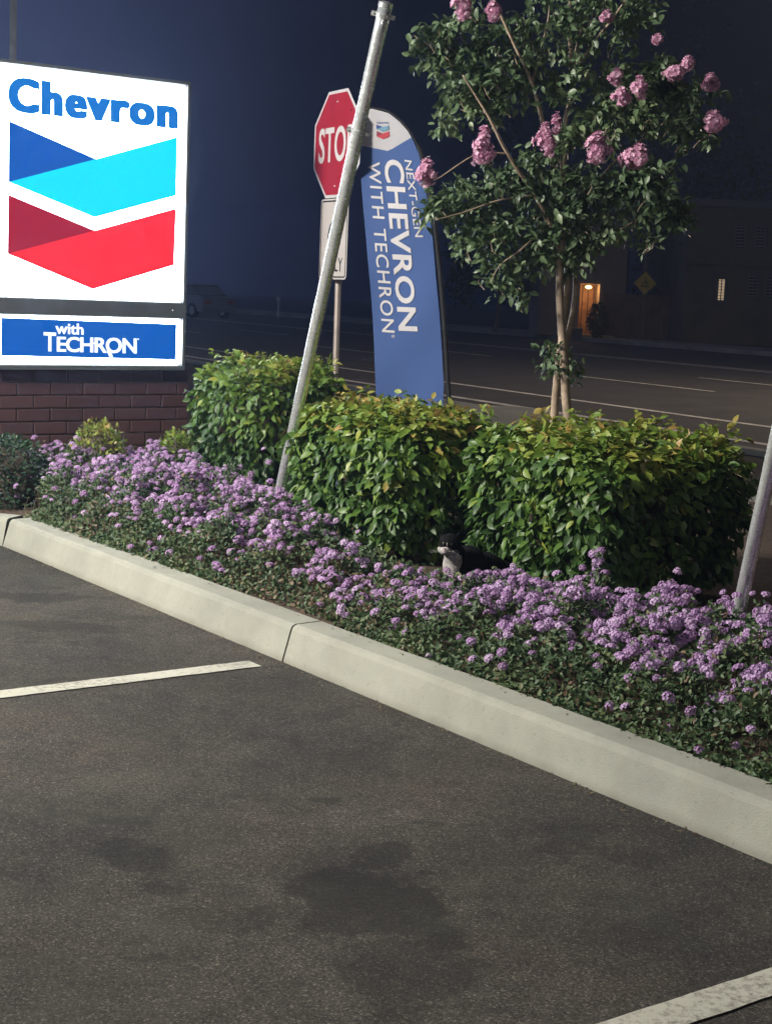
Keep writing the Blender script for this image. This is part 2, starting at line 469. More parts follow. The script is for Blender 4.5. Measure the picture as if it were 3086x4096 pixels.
# kerb: separate cast stones with recessed joints
def kerb_run(p_of, s0, s1, name='kerb_stone', parent=None):
    prof = [(-.01, 0), (.028, .128), (.036, .143), (.052, .15), (.17, .152), (.182, .145), (.185, 0)]
    n = max(2, int((s1 - s0) / .12)); vs, fs = [], []
    for i in range(n + 1):
        s = s0 + (s1 - s0) * i / n
        for (a_, z_) in prof:
            w_ = .0008 * math.sin(s * 5 + a_ * 40) + .0005 * math.sin(s * 17 + z_ * 50)
            vs.append(p_of(s, a_ + w_, z_ + (w_ * .6 if z_ > .05 else 0)))
    k = len(prof)
    for i in range(n):
        for j in range(k - 1):
            fs.append((i * k + j, (i + 1) * k + j, (i + 1) * k + j + 1, i * k + j + 1))
    fs.append(tuple(range(k))); fs.append(tuple(n * k + j for j in range(k))[::-1])
    return obj(name, vs, fs, M['concrete'], parent, smooth=False)
kerb = bpy.data.objects.new('kerb', None); COL.objects.link(kerb); kerb['kind'] = 'structure'
kerb.location = W(0, 0); WL['kerb'] = W(0, 0)
kerb_run(W, .004, 2.995, parent=kerb)
kerb_run(W, 3.007, 9.0, parent=kerb)
def W2(s, n_, z):   # the kerb's other leg, turning away to the left
    c = W(0, 0); d = Vector((-.93, .37, 0)); nn = Vector((.37, .93, 0))
    p = c + d * s + nn * n_ ; p.z = z; return p
kerb_run(W2, .006, 3.0, parent=kerb)
# soil of the planting bed
def bed_z(s, n_): return .13
soil = [W(-.02, .13), W(9, .13), W(9, 5.0), W(-1, 5.2), W(-6, 4.5), W2(3.0, .1, 0), W2(.1, .12, 0)]
v, f = extr_vf([(p.x, p.y, .001) for p in soil], (0, 0, .134))
obj('planting_bed', v, f, M['mulch'], kind='structure')
# concrete pavement patches behind the bed
arc = [(1.5 + .7 * math.cos(t), 17.8 + 2.2 * math.sin(t)) for t in np.linspace(-PI / 2, PI / 2, 12)]
v, f = extr_vf([(p[0], p[1], .001) for p in [(-1.6, 15.0), (.9, 14.6)] + arc + [(-.8, 20.2)]], (0, 0, .1))
obj('corner_pavement', v, f, M['concrete'], kind='structure')
v, f = extr_vf([RD(3, 7.35, .001), RD(3, 8.15, .001), RD(11, 8.15, .001), RD(11, 7.35, .001)], (0, 0, .1))
obj('pavement', v, f, M['concrete'], kind='structure')

# ------------------------------------------------------------------ station sign
S0 = W(-1.3, 0)
SP = Plane(S0, (.814, .581, 0))
st = thing('station_sign', 'tall illuminated white service station sign with blue and red chevrons on a brick base', 'sign', W(-1.3, 1.2, .13))
M['em_white'] = emit('lit_white_face', (.86, .94, 1.0), 20.0)
M['em_blue'] = emit('lit_blue_film', (.0, .165, .60), 1.0)
M['em_dark'] = emit('lit_dark_blue_film', (.0, .10, .50), .95)
M['em_cyan'] = emit('lit_cyan_film', (.0, .72, 1.0), 1.05)
M['em_red'] = emit('lit_red_film', (1.0, .02, .035), 1.0)
M['em_dred'] = emit('lit_dark_red_film', (.38, .002, .022), 1.0)
M['em_text'] = emit('lit_white_lettering', (.95, 1.0, 1.0), 1.3)
def rounded(a0, b0, a1, b1, r, k=5):
    pts = []
    for (cx, cy, t0) in ((a1 - r, b1 - r, 0), (a0 + r, b1 - r, PI / 2), (a0 + r, b0 + r, PI), (a1 - r, b0 + r, 1.5 * PI)):
        for i in range(k + 1):
            t = t0 + PI / 2 * i / k; pts.append((cx + r * math.cos(t), cy + r * math.sin(t)))
    return pts
def film(name, pix, mat, parent, plane, off=.003, th=.002, **props):
    o_ = [plane.px(x, y, off) for x, y in pix]
    v, f = extr_vf(o_, plane.n * th)
    return obj(name, v, f, mat, parent, **props)
ar, bt = SP.ab(746, 345); _, bb = SP.ab(722, 1209)
al, _ = SP.ab(-14, 700)
_, lt = SP.ab(722, 1277); _, lb = SP.ab(718, 1459)
_, cb = SP.ab(727, 1481); ctop = bt + .028
CA0, CA1 = al - .035, ar + .028
def slab(a0, b0, a1, b1, d0, d1):   # a box on the sign plane from offset d0 to d1
    return box_vf(SP.at((a0 + a1) / 2, (b0 + b1) / 2, (d0 + d1) / 2), (a1 - a0) / 2, (b1 - b0) / 2, (d1 - d0) / 2, SP.u, SP.v, SP.n)
v, f = slab(CA0, cb, CA1, ctop, -.45, -.03)
obj('cabinet', v, f, M['cabinet'], st, bevel=.004)
# rim round each face
rim = merge(slab(CA0, cb, CA0 + .026, ctop, -.03, .012), slab(CA1 - .022, cb, CA1, ctop, -.03, .012), slab(CA0 + .026, ctop - .02, CA1 - .022, ctop, -.03, .012),
            slab(CA0 + .026, cb, CA1 - .022, lb - .008, -.03, .012), slab(CA0 + .026, lt + .006, CA1 - .022, bb - .006, -.03, .012))
obj('frame', *rim, simple('frame_metal', (.16, .17, .18), .4, .5, var=.1), st)
for (a0, b0, a1, b1) in ((al, bb, ar, bt), (al, lb, ar, lt)):
    pts = [SP.at(x, y, -.012) for x, y in rounded(a0, b0, a1, b1, .022)]
    v, f = extr_vf(pts, SP.n * .012)
    obj('face_panel', v, f, M['em_white'], st)
film('blue_chevron', [(36, 483), (384, 636), (34.5, 728)], M['em_dark'], st, SP)
film('blue_chevron', [(384, 636), (708, 548), (703, 782), (377, 869.5), (34.5, 728)], M['em_cyan'], st, SP, label='bright cyan folded band of the upper chevron')
film('red_chevron', [(33, 778), (379, 922), (30.5, 1015)], M['em_dred'], st, SP, label='dark red folded band of the lower chevron')
film('red_chevron', [(379, 922), (703, 833.5), (695, 1060), (370, 1157), (30.5, 1015)], M['em_red'], st, SP)
film('blue_field', [(6, 1270), (705, 1297), (702, 1439), (4, 1422)], emit('lit_field_film', (.0, .105, .50), 1.0), st, SP)
b_ = SP.ab(688, 1241)
v, f = ico(1); obj('screw', [SP.at(b_[0], b_[1], .013) + p * .006 for p in v], f, M['alu'], st)

_fc = {}
def glyphs(body, bold=.0, spacing=1.0):
    key = (body, bold, spacing)
    if key in _fc: return _fc[key]
    cu = bpy.data.curves.new('txt', 'FONT'); cu.body = body; cu.size = 1; cu.offset = min(bold, .012); cu.space_character = spacing
    cu.resolution_u = 4
    o = bpy.data.objects.new('txt', cu); COL.objects.link(o)
    dg = bpy.context.evaluated_depsgraph_get(); ev = o.evaluated_get(dg); me = ev.to_mesh()
    v = [tuple(x.co[:2]) for x in me.vertices]; f = [tuple(p.vertices) for p in me.polygons]
    if bold > .012:
        v0, f0 = v, f; v, f = [], []
        for dx, dy in ((-1, -1), (1, -1), (1, 1), (-1, 1), (0, 1), (0, -1), (1, 0), (-1, 0)):
            dx, dy = dx * bold * .55, dy * bold * .22
            n0 = len(v); v += [(a_ + dx, b2 + dy) for a_, b2 in v0]; f += [tuple(i + n0 for i in q_) for q_ in f0]
    lay = len(v0) if bold > .012 else 0
    ev.to_mesh_clear(); bpy.data.objects.remove(o); bpy.data.curves.remove(cu)
    xs = [a_[0] for a_ in v]; ys = [a_[1] for a_ in v]
    x0, x1, y0, y1 = min(xs), max(xs), min(ys), max(ys)
    _fc[key] = ([((a_ - x0) / (x1 - x0), (b2 - y0) / (y1 - y0), (i // lay if lay else 0)) for i, (a_, b2) in enumerate(v)], f)
    return _fc[key]
def text_px(name, body, quad, plane, mat, parent, off=.003, bold=.0, spacing=1.0, wave=None):
    """quad = pixel corners of the writing's own top-left, top-right, bottom-right, bottom-left"""
    v, f = glyphs(body, bold, spacing)
    TL, TR, BR, BL = [np.array(q, float) for q in quad]
    vs = []
    for (u, t, lay) in v:
        p = (BL * (1 - u) + BR * u) * (1 - t) + (TL * (1 - u) + TR * u) * t
        q = plane.px(p[0], p[1], 0)
        vs.append(q + plane.n * (off + lay * .00012 + (wave(*plane.ab(p[0], p[1])) if wave else 0)))
    return obj(name, vs, f, mat, parent)
def c1(x, y): return (x / 2.08375, 200 + y / 2.08375)
def c2(x, y): return (x / 1.70125, 900 + y / 1.70125)
text_px('lettering', 'Chevron', [c1(65, 214), c1(1482, 390), c1(1482, 664), c1(65, 512)], SP, M['em_blue'], st, .0055, .105, 1.14)
text_px('lettering', 'with', [c2(375, 662), c2(567, 672), c2(567, 748), c2(375, 740)], SP, M['em_text'], st, .007, .03)
text_px('lettering', 'T', [c2(295, 728), c2(380, 732), c2(380, 862), c2(295, 858)], SP, M['em_text'], st, .007, .03)
text_px('lettering', 'ECHRON', [c2(385, 758), c2(928, 770), c2(928, 876), c2(385, 862)], SP, M['em_text'], st, .007, .03, .93)
film('letter_leg', [c2(722, 850), c2(745, 850), c2(768, 898), c2(742, 898)], M['em_text'], st, SP, .0072, .001)
film('lettering', [c2(560, 812), c2(640, 800), c2(642, 808), c2(562, 822)], M['em_text'], st, SP, .0072, .001)
film('lettering', [c2(933, 772), c2(942, 772), c2(942, 781), c2(933, 781)], M['em_text'], st, SP, .0072, .001)

# brick base: every brick its own part
def brick_mat():
    N = Nd('brick'); P = N.pos()
    r = N.n('ShaderNodeObjectInfo').outputs['Random']
    c = N.ramp(r, [(0, (.060, .032, .036)), (.5, (.088, .043, .045)), (1, (.072, .037, .043))])
    c = N.mix(N.math('MULTIPLY', N.noise(30, 5, .7, P), .5), c, (.09, .045, .04))
    return N.pbr(c, .85, normal=N.bump(N.noise(90, 4, .6, P), .4, .004), spec=.3)
M['brick'] = brick_mat()
BA0, BA1, BT = CA0 - .03, SP.ab(764, 1500)[0], cb - .004
BZ0 = .135 - SP.o.z
v, f = slab(BA0 + .012, BZ0, BA1 - .012, BT - .002, -.44, -.052)
obj('mortar_core', v, f, simple('mortar', (.17, .14, .13), .95, var=.2, scale=20, bump=.4), st)
bl, bh, jt, bd = .222, .077, .009, .09
def brick_mesh(L, D):
    bm = bmesh.new(); bmesh.ops.create_cube(bm, size=1); bmesh.ops.scale(bm, vec=(L, D, bh), verts=bm.verts)
    bmesh.ops.bevel(bm, geom=list(bm.edges), offset=.0035, segments=1, affect='EDGES')
    me = bpy.data.meshes.new('brick'); bm.to_mesh(me); bm.free(); me.materials.append(M['brick']); return me
bcache = {}
rows = int((BT - BZ0) / (bh + jt))
rb = random.Random(3)
z_top = BT
for r in range(rows + 1):
    zc = z_top - bh / 2 - r * (bh + jt)
    if zc - bh / 2 < BZ0 - .04: break
    a_ = BA0 - (0 if r % 2 else (bl + jt) / 2)
    while a_ < BA1 - .02:
        a0, a1 = max(a_, BA0), min(a_ + bl, BA1)
        if a1 - a0 > .03:
            L = round(a1 - a0, 3)
            me = bcache.setdefault(L, brick_mesh(L, bd))
            o = bpy.data.objects.new('brick', me); COL.objects.link(o); o.parent = st
            Mx = Matrix((SP.u, -SP.n, SP.v)).transposed().to_4x4()
            Mx.translation = SP.at((a0 + a1) / 2, zc, -.05 - bd / 2 + .012 + rb.uniform(-.002, .002)) - WL[st.name]
            o.matrix_local = Mx
        a_ += bl + jt
    for side in (-1, 1):                      # the ends of the base
        d_ = .155 if r % 2 else .155 + .11
        while d_ < .40:
            L = min(bl, .44 - d_)
            L = round(L, 3)
            me = bcache.setdefault(L, brick_mesh(L, bd))
            o = bpy.data.objects.new('brick', me); COL.objects.link(o); o.parent = st
            Mx = Matrix((-SP.n, SP.u, SP.v)).transposed().to_4x4()
            Mx.translation = SP.at((BA0 + bd / 2 + .001) if side < 0 else (BA1 - bd / 2 - .001), zc, -d_ - L / 2) - WL[st.name]
            o.matrix_local = Mx
            d_ += bl + jt

# ------------------------------------------------------------------ leaning galvanised posts
LEAN = None
def leaning_post(base, top, r0, r1, label, collars):
    t = thing('leaning_post', label, 'post', base, 'leaning galvanised posts')
    ax = (top - base)
    k = 24
    v, f = tube_vf([base + ax * (i / k) for i in range(k + 1)], [r0 + (r1 - r0) * i / k for i in range(k + 1)], 20)
    obj('pole', v, f, M['galv'], t, smooth=True)
    u = ax.normalized()
    side = u.cross(Vector((0, 1, 0))).normalized(); fr = side.cross(u).normalized()
    for c in collars:
        p = base + ax * c; rr = (r0 + (r1 - r0) * c)
        v, f = tube_vf([p - u * .012, p - u * .010, p + u * .010, p + u * .012], [rr + .002, rr + .006, rr + .006, rr + .002], 20)
        cl = obj('clamp', v, f, M['galv'], t)
        for sgn in (-1, 1):
            q = p + side * sgn * (rr + .014)
            v, f = merge(box_vf(q, .012, .012, .011, side, fr, u), tube_vf([q - fr * .022, q + fr * .022], .005, 8), tube_vf([q + fr * .012, q + fr * .019], .0085, 6))
            obj('bolt', v, f, M['galv'], cl)
    return t, u
B1 = AT(1118, 1990, 8.75); B1.z = .14; B1 = G(1112, 1990, .14) if False else Vector((AT(1112, 2000, 8.55).x, 8.55, .14))
T1 = AT(1540, 25, 7.75)
vis = AT(1129, 1925, 8.45)
ax = (T1 - vis); B1 = vis - ax * ((vis.z - .14) / ax.z)
t, u = leaning_post(B1, T1, .0305, .0335, 'tall galvanised steel post leaning right in front of the stop sign', (.787, .985))
cap = T1 + u * .012
v, f = tube_vf([T1 - u * .004, T1 + u * .018, T1 + u * .024], [.036, .036, .015], 18)
obj('cap', v, f, M['galv'], t)
vis2 = AT(2958, 2420, 5.8)
dirv = AT(3070, 1910, 5.62) - vis2
dirv *= (T1.z - B1.z) / dirv.z
B2 = vis2 - dirv * ((vis2.z - .14) / dirv.z)
T2 = B2 + dirv
t2, u2 = leaning_post(B2, T2, .0265, .029, 'galvanised steel post leaning right at the right edge among lilac flowers', (.787, .985))
v, f = tube_vf([T2 - u2 * .004, T2 + u2 * .018, T2 + u2 * .024], [.034, .034, .015], 18)
obj('cap', v, f, M['galv'], t2)

# ------------------------------------------------------------------ stop sign
th = math.radians(62)
SC0 = AT(1362, 578, 11.5)
TP = Plane(SC0, (math.cos(th), -math.sin(th), 0))
pb = AT(1338, 1600, 11.6); pt_ = AT(1372, 470, 11.6)
axp = pt_ - pb; base = pb - axp * ((pb.z - .05) / axp.z)
ss = thing('stop_sign', 'red octagonal stop sign turned left on a thin metal post', 'traffic sign', base)
v, f = tube_vf([base, pt_], .024, 8)
post = obj('post', v, f, simple('post_metal', (.42, .36, .33), .5, .5, var=.15), ss)
hw = .381; ca = hw * math.tan(PI / 8)
def octo(r, off, th_):
    c = r * math.tan(PI / 8)
    pts = [(c, r), (-c, r), (-r, c), (-r, -c), (-c, -r), (c, -r), (r, -c), (r, c)]
    return extr_vf([TP.at(x, y, off) for x, y in pts], TP.n * th_)
v, f = octo(hw, .03, .003); obj('border', v, f, simple('white_sheeting', (.68, .66, .68), .5, var=.05), ss)
v, f = octo(hw - .022, .0335, .001); obj('sign_face', v, f, simple('red_sheeting', (.42, .022, .045), .45, var=.08), ss)
def c3(x, y): return (1150 + x / 2.381, y / 2.381)
def c4(x, y): return (1150 + x / 2.0114, 800 + y / 2.0114)
def text_ab(name, body, a0, b0, a1, b1, plane, mat, parent, off, bold=.0, spacing=1.0):
    v, f = glyphs(body, bold, spacing)
    return obj(name, [plane.at(a0 + (a1 - a0) * u, b0 + (b1 - b0) * t, off + lay * .00012) for u, t, lay in v], f, mat, parent)
M['white'] = simple('white_print', (.72, .70, .70), .5, var=.04)
text_ab('lettering', 'STOP', -.295, -.127, .295, .127, TP, M['white'], ss, .0355, .02, 1.05)
for b in (.30, -.30):
    v, f = ico(1); obj('bolt', [TP.at(0, b, .036) + p * .009 for p in v], f, M['alu'], ss)
# lane sign below it
ls = thing('turn_only_sign', 'white rectangular lane sign with black arrow below the stop sign', 'traffic sign', TP.at(0, -.85))
a0, a1, b1 = -.2285, .2285, TP.ab(1300, 789)[1]; b0 = b1 - .60
b1 = min(b1, -hw - .006)
pts = [TP.at(x, y, .028) for x, y in rounded(a0, b0, a1, b1, .03)]
v, f = extr_vf(pts, TP.n * .003); obj('plate', v, f, simple('sign_white', (.62, .57, .55), .5, var=.06), ls)
ring = []
def ring_vf(o_, i_, off):
    A = rounded(*o_, .024); B = rounded(*i_, .02); n = len(A)
    vs = [TP.at(x, y, off) for x, y in A] + [TP.at(x, y, off) for x, y in B]
    return vs, [(i, (i + 1) % n, n + (i + 1) % n, n + i) for i in range(n)]
M['ink'] = simple('black_print', (.02, .02, .02), .5)
obj('border', *ring_vf((a0 + .012, b0 + .012, a1 - .012, b1 - .012), (a0 + .022, b0 + .022, a1 - .022, b1 - .022), .0325), M['ink'], ls)
# arrow that turns right: shaft, curve and head
pth = [(-.07, b0 + .19)] + [(-.07, b0 + .19 + .11)] + [(-.07 + .12 * (1 - math.cos(t)), b0 + .30 + .12 * math.sin(t)) for t in np.linspace(.2, PI / 2, 7)] + [(.07, b0 + .42)]
vs, fs = [], []
for i, (x, y) in enumerate(pth):
    x0, y0 = pth[max(0, i - 1)]; x1, y1 = pth[min(len(pth) - 1, i + 1)]
    L = math.hypot(x1 - x0, y1 - y0); nx, ny = -(y1 - y0) / L * .026, (x1 - x0) / L * .026
    vs += [TP.at(x + nx, y + ny, .0325), TP.at(x - nx, y - ny, .0325)]
fs = [(2 * i, 2 * i + 1, 2 * i + 3, 2 * i + 2) for i in range(len(pth) - 1)]
k = len(vs); vs += [TP.at(.07, b0 + .49, .0325), TP.at(.07, b0 + .35, .0325), TP.at(.17, b0 + .42, .0325)]; fs.append((k, k + 1, k + 2))
obj('arrow', vs, fs, M['ink'], ls)
text_ab('lettering', 'ONLY', -.165, b0 + .055, .165, b0 + .155, TP, M['ink'], ls, .0325, .005, 1.1)

# ------------------------------------------------------------------ feather flag
FP = Plane(AT(1600, 1000, 11.2), (.97, -.22, 0))
fl = thing('feather_flag', 'tall blue feather flag with white tip and vertical white lettering', 'flag', AT(1790, 1750, 11.2))
def wave(a, b): return .018 * math.sin(b * 2.2 + a * 2.5) + .010 * math.sin(a * 9 + b * 1.4) + .006 * math.sin(b * 7 - a * 11) * (1 if b < 0 else .5)
left = [(1412, 436), (1422, 520), (1440, 672), (1448, 800), (1463, 980), (1478, 1148), (1493, 1397), (1503, 1595)]
right = [(1490, 436), (1549, 449), (1595, 483), (1633, 525), (1654, 563), (1679, 622), (1704, 756), (1729, 929), (1756, 1247), (1774, 1546), (1768, 1662)]
def yx(poly, y):
    for (x0, y0), (x1, y1) in zip(poly, poly[1:]):
        if y <= y1: return x0 + (x1 - x0) * (y - y0) / max(1e-6, y1 - y0)
    return poly[-1][0]
rowsF = 70; colsF = 14; vs, fs, uv = [], [], []
for i in range(rowsF + 1):
    t = i / rowsF
    for j in range(colsF + 1):
        s = j / colsF
        yr = 436 + (1662 - 436) * t; yl = 436 + (1595 - 436) * t
        # walk down both edges together
        xr = yx(right, yr); xl = yx(left, yl)
        x = xl + (xr - xl) * s; y = yl + (yr - yl) * s
        a_, b_ = FP.ab(x, y); vs.append(FP.at(a_, b_, wave(a_, b_))); uv.append((x, y))
for i in range(rowsF):
    for j in range(colsF):
        p = i * (colsF + 1) + j; fs.append((p, p + 1, p + colsF + 2, p + colsF + 1))
# printed tip: world-space V line between white and blue on the cloth plane
o0 = wl(fl)
cloth = obj('cloth', vs, fs, None, fl, smooth=True)
N = Nd('flag_cloth')
ta = N.n('ShaderNodeAttribute', attribute_name='tip').outputs['Fac']
wv_ = N.n('ShaderNodeMapRange', i_0=ta, i_1=-1.0, i_2=1.0).outputs[0]
cc = N.mix(wv_, (.066, .118, .29), (.55, .53, .53))
cc = N.mix(N.math('MULTIPLY', N.noise(3, 4, .6, N.pos()), .25), cc, (.02, .06, .26), 'MIX')
N.pbr(cc, .75, normal=N.bump(N.noise(7, 5, .6, N.pos()), .12, .02), spec=.2)
cloth.data.materials.append(N.m)
at = cloth.data.attributes.new('tip', 'FLOAT', 'POINT')
def vline(x):
    vx, vy = c3(965, 1440); lx, ly = c3(735, 1395); rx, ry = c3(1190, 1310)
    return vy + (ly - vy) * (x - vx) / (lx - vx) if x < vx else vy + (ry - vy) * (x - vx) / (rx - vx)
at.data.foreach_set('value', [(vline(x) - y) for x, y in uv])
N.t.nodes[wv_.node.name].inputs[1].default_value = -.8; N.t.nodes[wv_.node.name].inputs[2].default_value = .8
M['flag_print'] = simple('flag_print', (.60, .57, .58), .7, var=.05)
ft = dict(plane=FP, parent=fl, mat=M['flag_print'], off=.006, wave=wave)
# writing runs down the flag: text top is at the right
text_px('lettering', 'CHEVRON', [c3(1108, 1530), c4(1048, 1058), c4(888, 1052), c3(918, 1515)], bold=.022, spacing=1.06, **ft)
text_px('lettering', 'WITH TECHRON', [c3(880, 1545), c4(858, 1070), c4(752, 1062), c3(765, 1535)], bold=.008, spacing=1.12, **ft)
text_px('lettering', 'NEXT-GEN', [c3(1190, 1535), c4(1095, 300), c4(1030, 300), c3(1118, 1525)], bold=.008, spacing=1.05, **ft)
text_px('lettering', '®', [c4(858, 1085), c4(856, 1110), c4(828, 1110), c4(830, 1085)], **ft)
def fl_film(name, pix, mat, off=.006):
    vs = [];
    for x, y in pix:
        a_, b_ = FP.ab(x, y); vs.append(FP.at(a_, b_, off + wave(a_, b_)))
    obj(name, vs, [tuple(range(len(vs)))], mat, fl)
fb = simple('flag_blue_print', (.02, .07, .25), .7); fcn = simple('flag_pale_blue_print', (.13, .26, .36), .7)
frd = simple('flag_red_print', (.42, .03, .05), .7); fdr = simple('flag_dark_red_print', (.22, .02, .05), .7)
text_px('emblem', 'Chevron', [c3(852, 1163), c3(968, 1163), c3(968, 1180), c3(852, 1180)], FP, fb, fl, .006, .02, 1.0, wave)
fl_film('emblem', [c3(x, y) for x, y in ((850, 1188), (912, 1212), (850, 1232))], fb)
fl_film('emblem', [c3(x, y) for x, y in ((912, 1212), (970, 1196), (971, 1240), (912, 1258), (850, 1232))], fcn)
fl_film('emblem', [c3(x, y) for x, y in ((852, 1250), (912, 1274), (852, 1302))], fdr)
fl_film('emblem', [c3(x, y) for x, y in ((912, 1274), (974, 1254), (975, 1304), (914, 1328), (852, 1302))], frd)
# bent pole in its black sleeve along the curved edge, down to a ground spike
pole_px = [(1400, 440), (1440, 432), (1492, 433), (1552, 446), (1600, 480), (1638, 522), (1660, 563), (1686, 622), (1714, 756), (1742, 929), (1771, 1247), (1790, 1546), (1797, 1662), (1802, 1760)]
pp = []
for x, y in pole_px:
    a_, b_ = FP.ab(x, y); pp.append(FP.at(a_, b_, wave(a_, b_) - .01))
low = pp[-1] + (pp[-1] - pp[-2]).normalized() * .55; low.z = .02; pp.append(low)
v, f = tube_vf(smooth_path(pp, 3), [.007] * 20 + [.017] * (len(smooth_path(pp, 3)) - 20), 8)
obj('pole', v, f, M['black'], fl, smooth=True)
v, f = merge(box_vf((low.x, low.y, .03), .25, .03, .012), box_vf((low.x, low.y, .03), .03, .25, .0115))
obj('base', v, f, M['black'], fl)

# ------------------------------------------------------------------ hedges
def hedge(name, s0, s1, n0, n1, ztop, label, count, limit, seed, top_tint=.75, droop=1.0):
    rng = np.random.default_rng(seed)
    root = thing('hedge', label, 'hedge', W((s0 + s1) / 2, (n0 + n1) / 2, .13), 'clipped leafy hedges in the bed')
    hs, hn, hz = (s1 - s0) / 2, (n1 - n0) / 2, (ztop - .15) / 2
    cs, cn, cz = (s0 + s1) / 2, (n0 + n1) / 2, .15 + hz
    # sample the surface of a rounded box
    areas = np.array([hn * hz, hn * hz, hs * hz * 1.2, hs * hz * .6, hs * hn * 1.3]); pr = areas / areas.sum()
    face = rng.choice(5, size=count, p=pr)
    a, b = rng.uniform(-1, 1, (2, count))
    P = np.zeros((count, 3)); Nn = np.zeros((count, 3))
    for k_, (ax_, sg) in enumerate(((0, -1), (0, 1), (1, -1), (1, 1), (2, 1))):
        m = face == k_
        if ax_ == 0: P[m] = np.stack([np.full(m.sum(), sg), a[m], b[m]], 1); Nn[m] = (sg, 0, 0)
        elif ax_ == 1: P[m] = np.stack([a[m], np.full(m.sum(), sg), b[m]], 1); Nn[m] = (0, sg, 0)
        else: P[m] = np.stack([a[m], b[m], np.full(m.sum(), 1)], 1); Nn[m] = (0, 0, 1)
    # round the corners
    q = np.abs(P) ** 4.4
    L = q.sum(1) ** (1 / 4.4)
    P = P / L[:, None]
    Nn = np.sign(P) * np.abs(P) ** 3.4; Nn /= np.linalg.norm(Nn, axis=1, keepdims=True)
    D = np.stack([P[:, 0] * hs, P[:, 1] * hn, P[:, 2] * hz], 1)
    w_ = wob(D + seed, 9.0, seed)
    depth = -np.abs(rng.normal(0, .04, count)) + .045 * w_ + .03 * wob(D, 22, seed * 2)
    D = D + Nn * depth[:, None]
    zf_ = ((D[:, 2] + hz) / (2 * hz)).clip(0, 1)
    D[:, :2] *= (1.05 - .13 * (1 - zf_) ** 1.6)[:, None]
    # loose sprigs on the top
    ns = int(44 * hs * hn / .3)
    sp_s = rng.uniform(-.9, .9, ns) * hs; sp_n = rng.uniform(-.9, .9, ns) * hn; hgt = (rng.gamma(2.0, .022, ns) + .01).clip(0, .075)
    per = 9
    SPp = np.repeat(np.stack([sp_s, sp_n, np.full(ns, hz)], 1), per, 0)
    tt = np.tile(np.linspace(0, 1, per), ns)
    SPp[:, 2] += tt * np.repeat(hgt, per); SPp[:, :2] += rng.normal(0, .012, (ns * per, 2)) + np.repeat(rng.normal(0, .02, (ns, 2)), per, 0) * tt[:, None]
    D = np.vstack([D, SPp]); Nn = np.vstack([Nn, np.tile([0, 0, 1.0], (ns * per, 1))])
    n_all = len(D)
    Ks = np.array([.581, -.814, 0]); Kn = np.array([.814, .581, 0])
    def tow(v): return v[:, :1] * Ks + v[:, 1:2] * Kn + v[:, 2:3] * np.array([0, 0, 1.0])
    pos = np.array(W(cs, cn, cz)) + tow(D)
    nw = tow(Nn)
    top = Nn[:, 2].clip(0, 1)
    rd = rng.normal(0, 1, (n_all, 3))
    dirv_ = nw * .45 + rd * .50; dirv_[:, 2] += -(.72 * droop) * (1 - top) - .25 * top + .35 * top * rng.uniform(0, 1, n_all)
    h_ = rd[:, :2] * (.7 * top)[:, None]; dirv_[:, :2] += h_
    zr = nw * 1.0 + rng.normal(0, .55, (n_all, 3)); zr[:, 2] += .35
    R = basis(dirv_, zr)
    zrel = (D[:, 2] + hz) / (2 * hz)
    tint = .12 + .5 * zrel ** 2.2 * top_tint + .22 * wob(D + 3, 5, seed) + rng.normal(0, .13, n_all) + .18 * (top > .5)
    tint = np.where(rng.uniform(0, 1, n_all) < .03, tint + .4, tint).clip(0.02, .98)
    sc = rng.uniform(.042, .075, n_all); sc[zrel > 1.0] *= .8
    keep = (pos[:, 2] > .14) & ~((wob(D, 26, seed + 5) > .52) & (rng.uniform(0, 1, n_all) < .8) & (top < .5))
    pos, R, sc, tint = pos[keep], R[keep], sc[keep], tint[keep]
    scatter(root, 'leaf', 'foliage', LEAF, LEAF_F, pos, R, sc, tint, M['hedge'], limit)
    # woody inside: stems and a tangle of twigs that keeps the middle dense
    vs_l = []
    for i in range(26):
        p0 = np.array([rng.uniform(-.6, .6) * hs, rng.uniform(-.6, .6) * hn, -hz]); p1 = p0 + np.array([rng.normal(0, .12), rng.normal(0, .12), rng.uniform(.9, 1.75) * hz])
        p1[0] = np.clip(p1[0], -hs * .85, hs * .85); p1[1] = np.clip(p1[1], -hn * .85, hn * .85)
        pw = [np.array(W(cs, cn, cz)) + (q_[0] * Ks + q_[1] * Kn + q_[2] * np.array([0, 0, 1.])) for q_ in (p0, (p0 + p1) / 2 + rng.normal(0, .02, 3), p1)]
        vs_l.append(tube_vf(pw, [.008, .006, .003], 5))
    obj('branches', *merge(*vs_l), M['twig'], root)
    v_, f_ = ico(3)
    cv = []
    for p in v_:
        q_ = p / max(1e-6, (abs(p.x) ** 3.6 + abs(p.y) ** 3.6 + abs(p.z) ** 3.6) ** (1 / 3.6))
        j = (1.0 - .13 * (.5 - q_.z * .5) ** 1.6) * (.88 + .05 * math.sin(q_.x * 9 + q_.z * 7) + .04 * math.sin(q_.y * 11))
        cv.append(W(cs + q_.x * (hs - .075) * j, cn + q_.y * (hn - .075) * j, cz - .02 + q_.z * (hz - .06) * j))
    obj('inner_twigs', cv, f_, M['twig'], root)
    return root
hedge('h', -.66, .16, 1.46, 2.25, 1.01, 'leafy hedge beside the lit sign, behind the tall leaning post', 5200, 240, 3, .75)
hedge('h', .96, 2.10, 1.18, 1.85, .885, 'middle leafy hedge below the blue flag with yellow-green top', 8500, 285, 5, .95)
hedge('h', 2.30, 3.36, 1.34, 2.44, .875, 'largest leafy hedge at the foot of the flowering tree', 10500, 285, 8, .8)

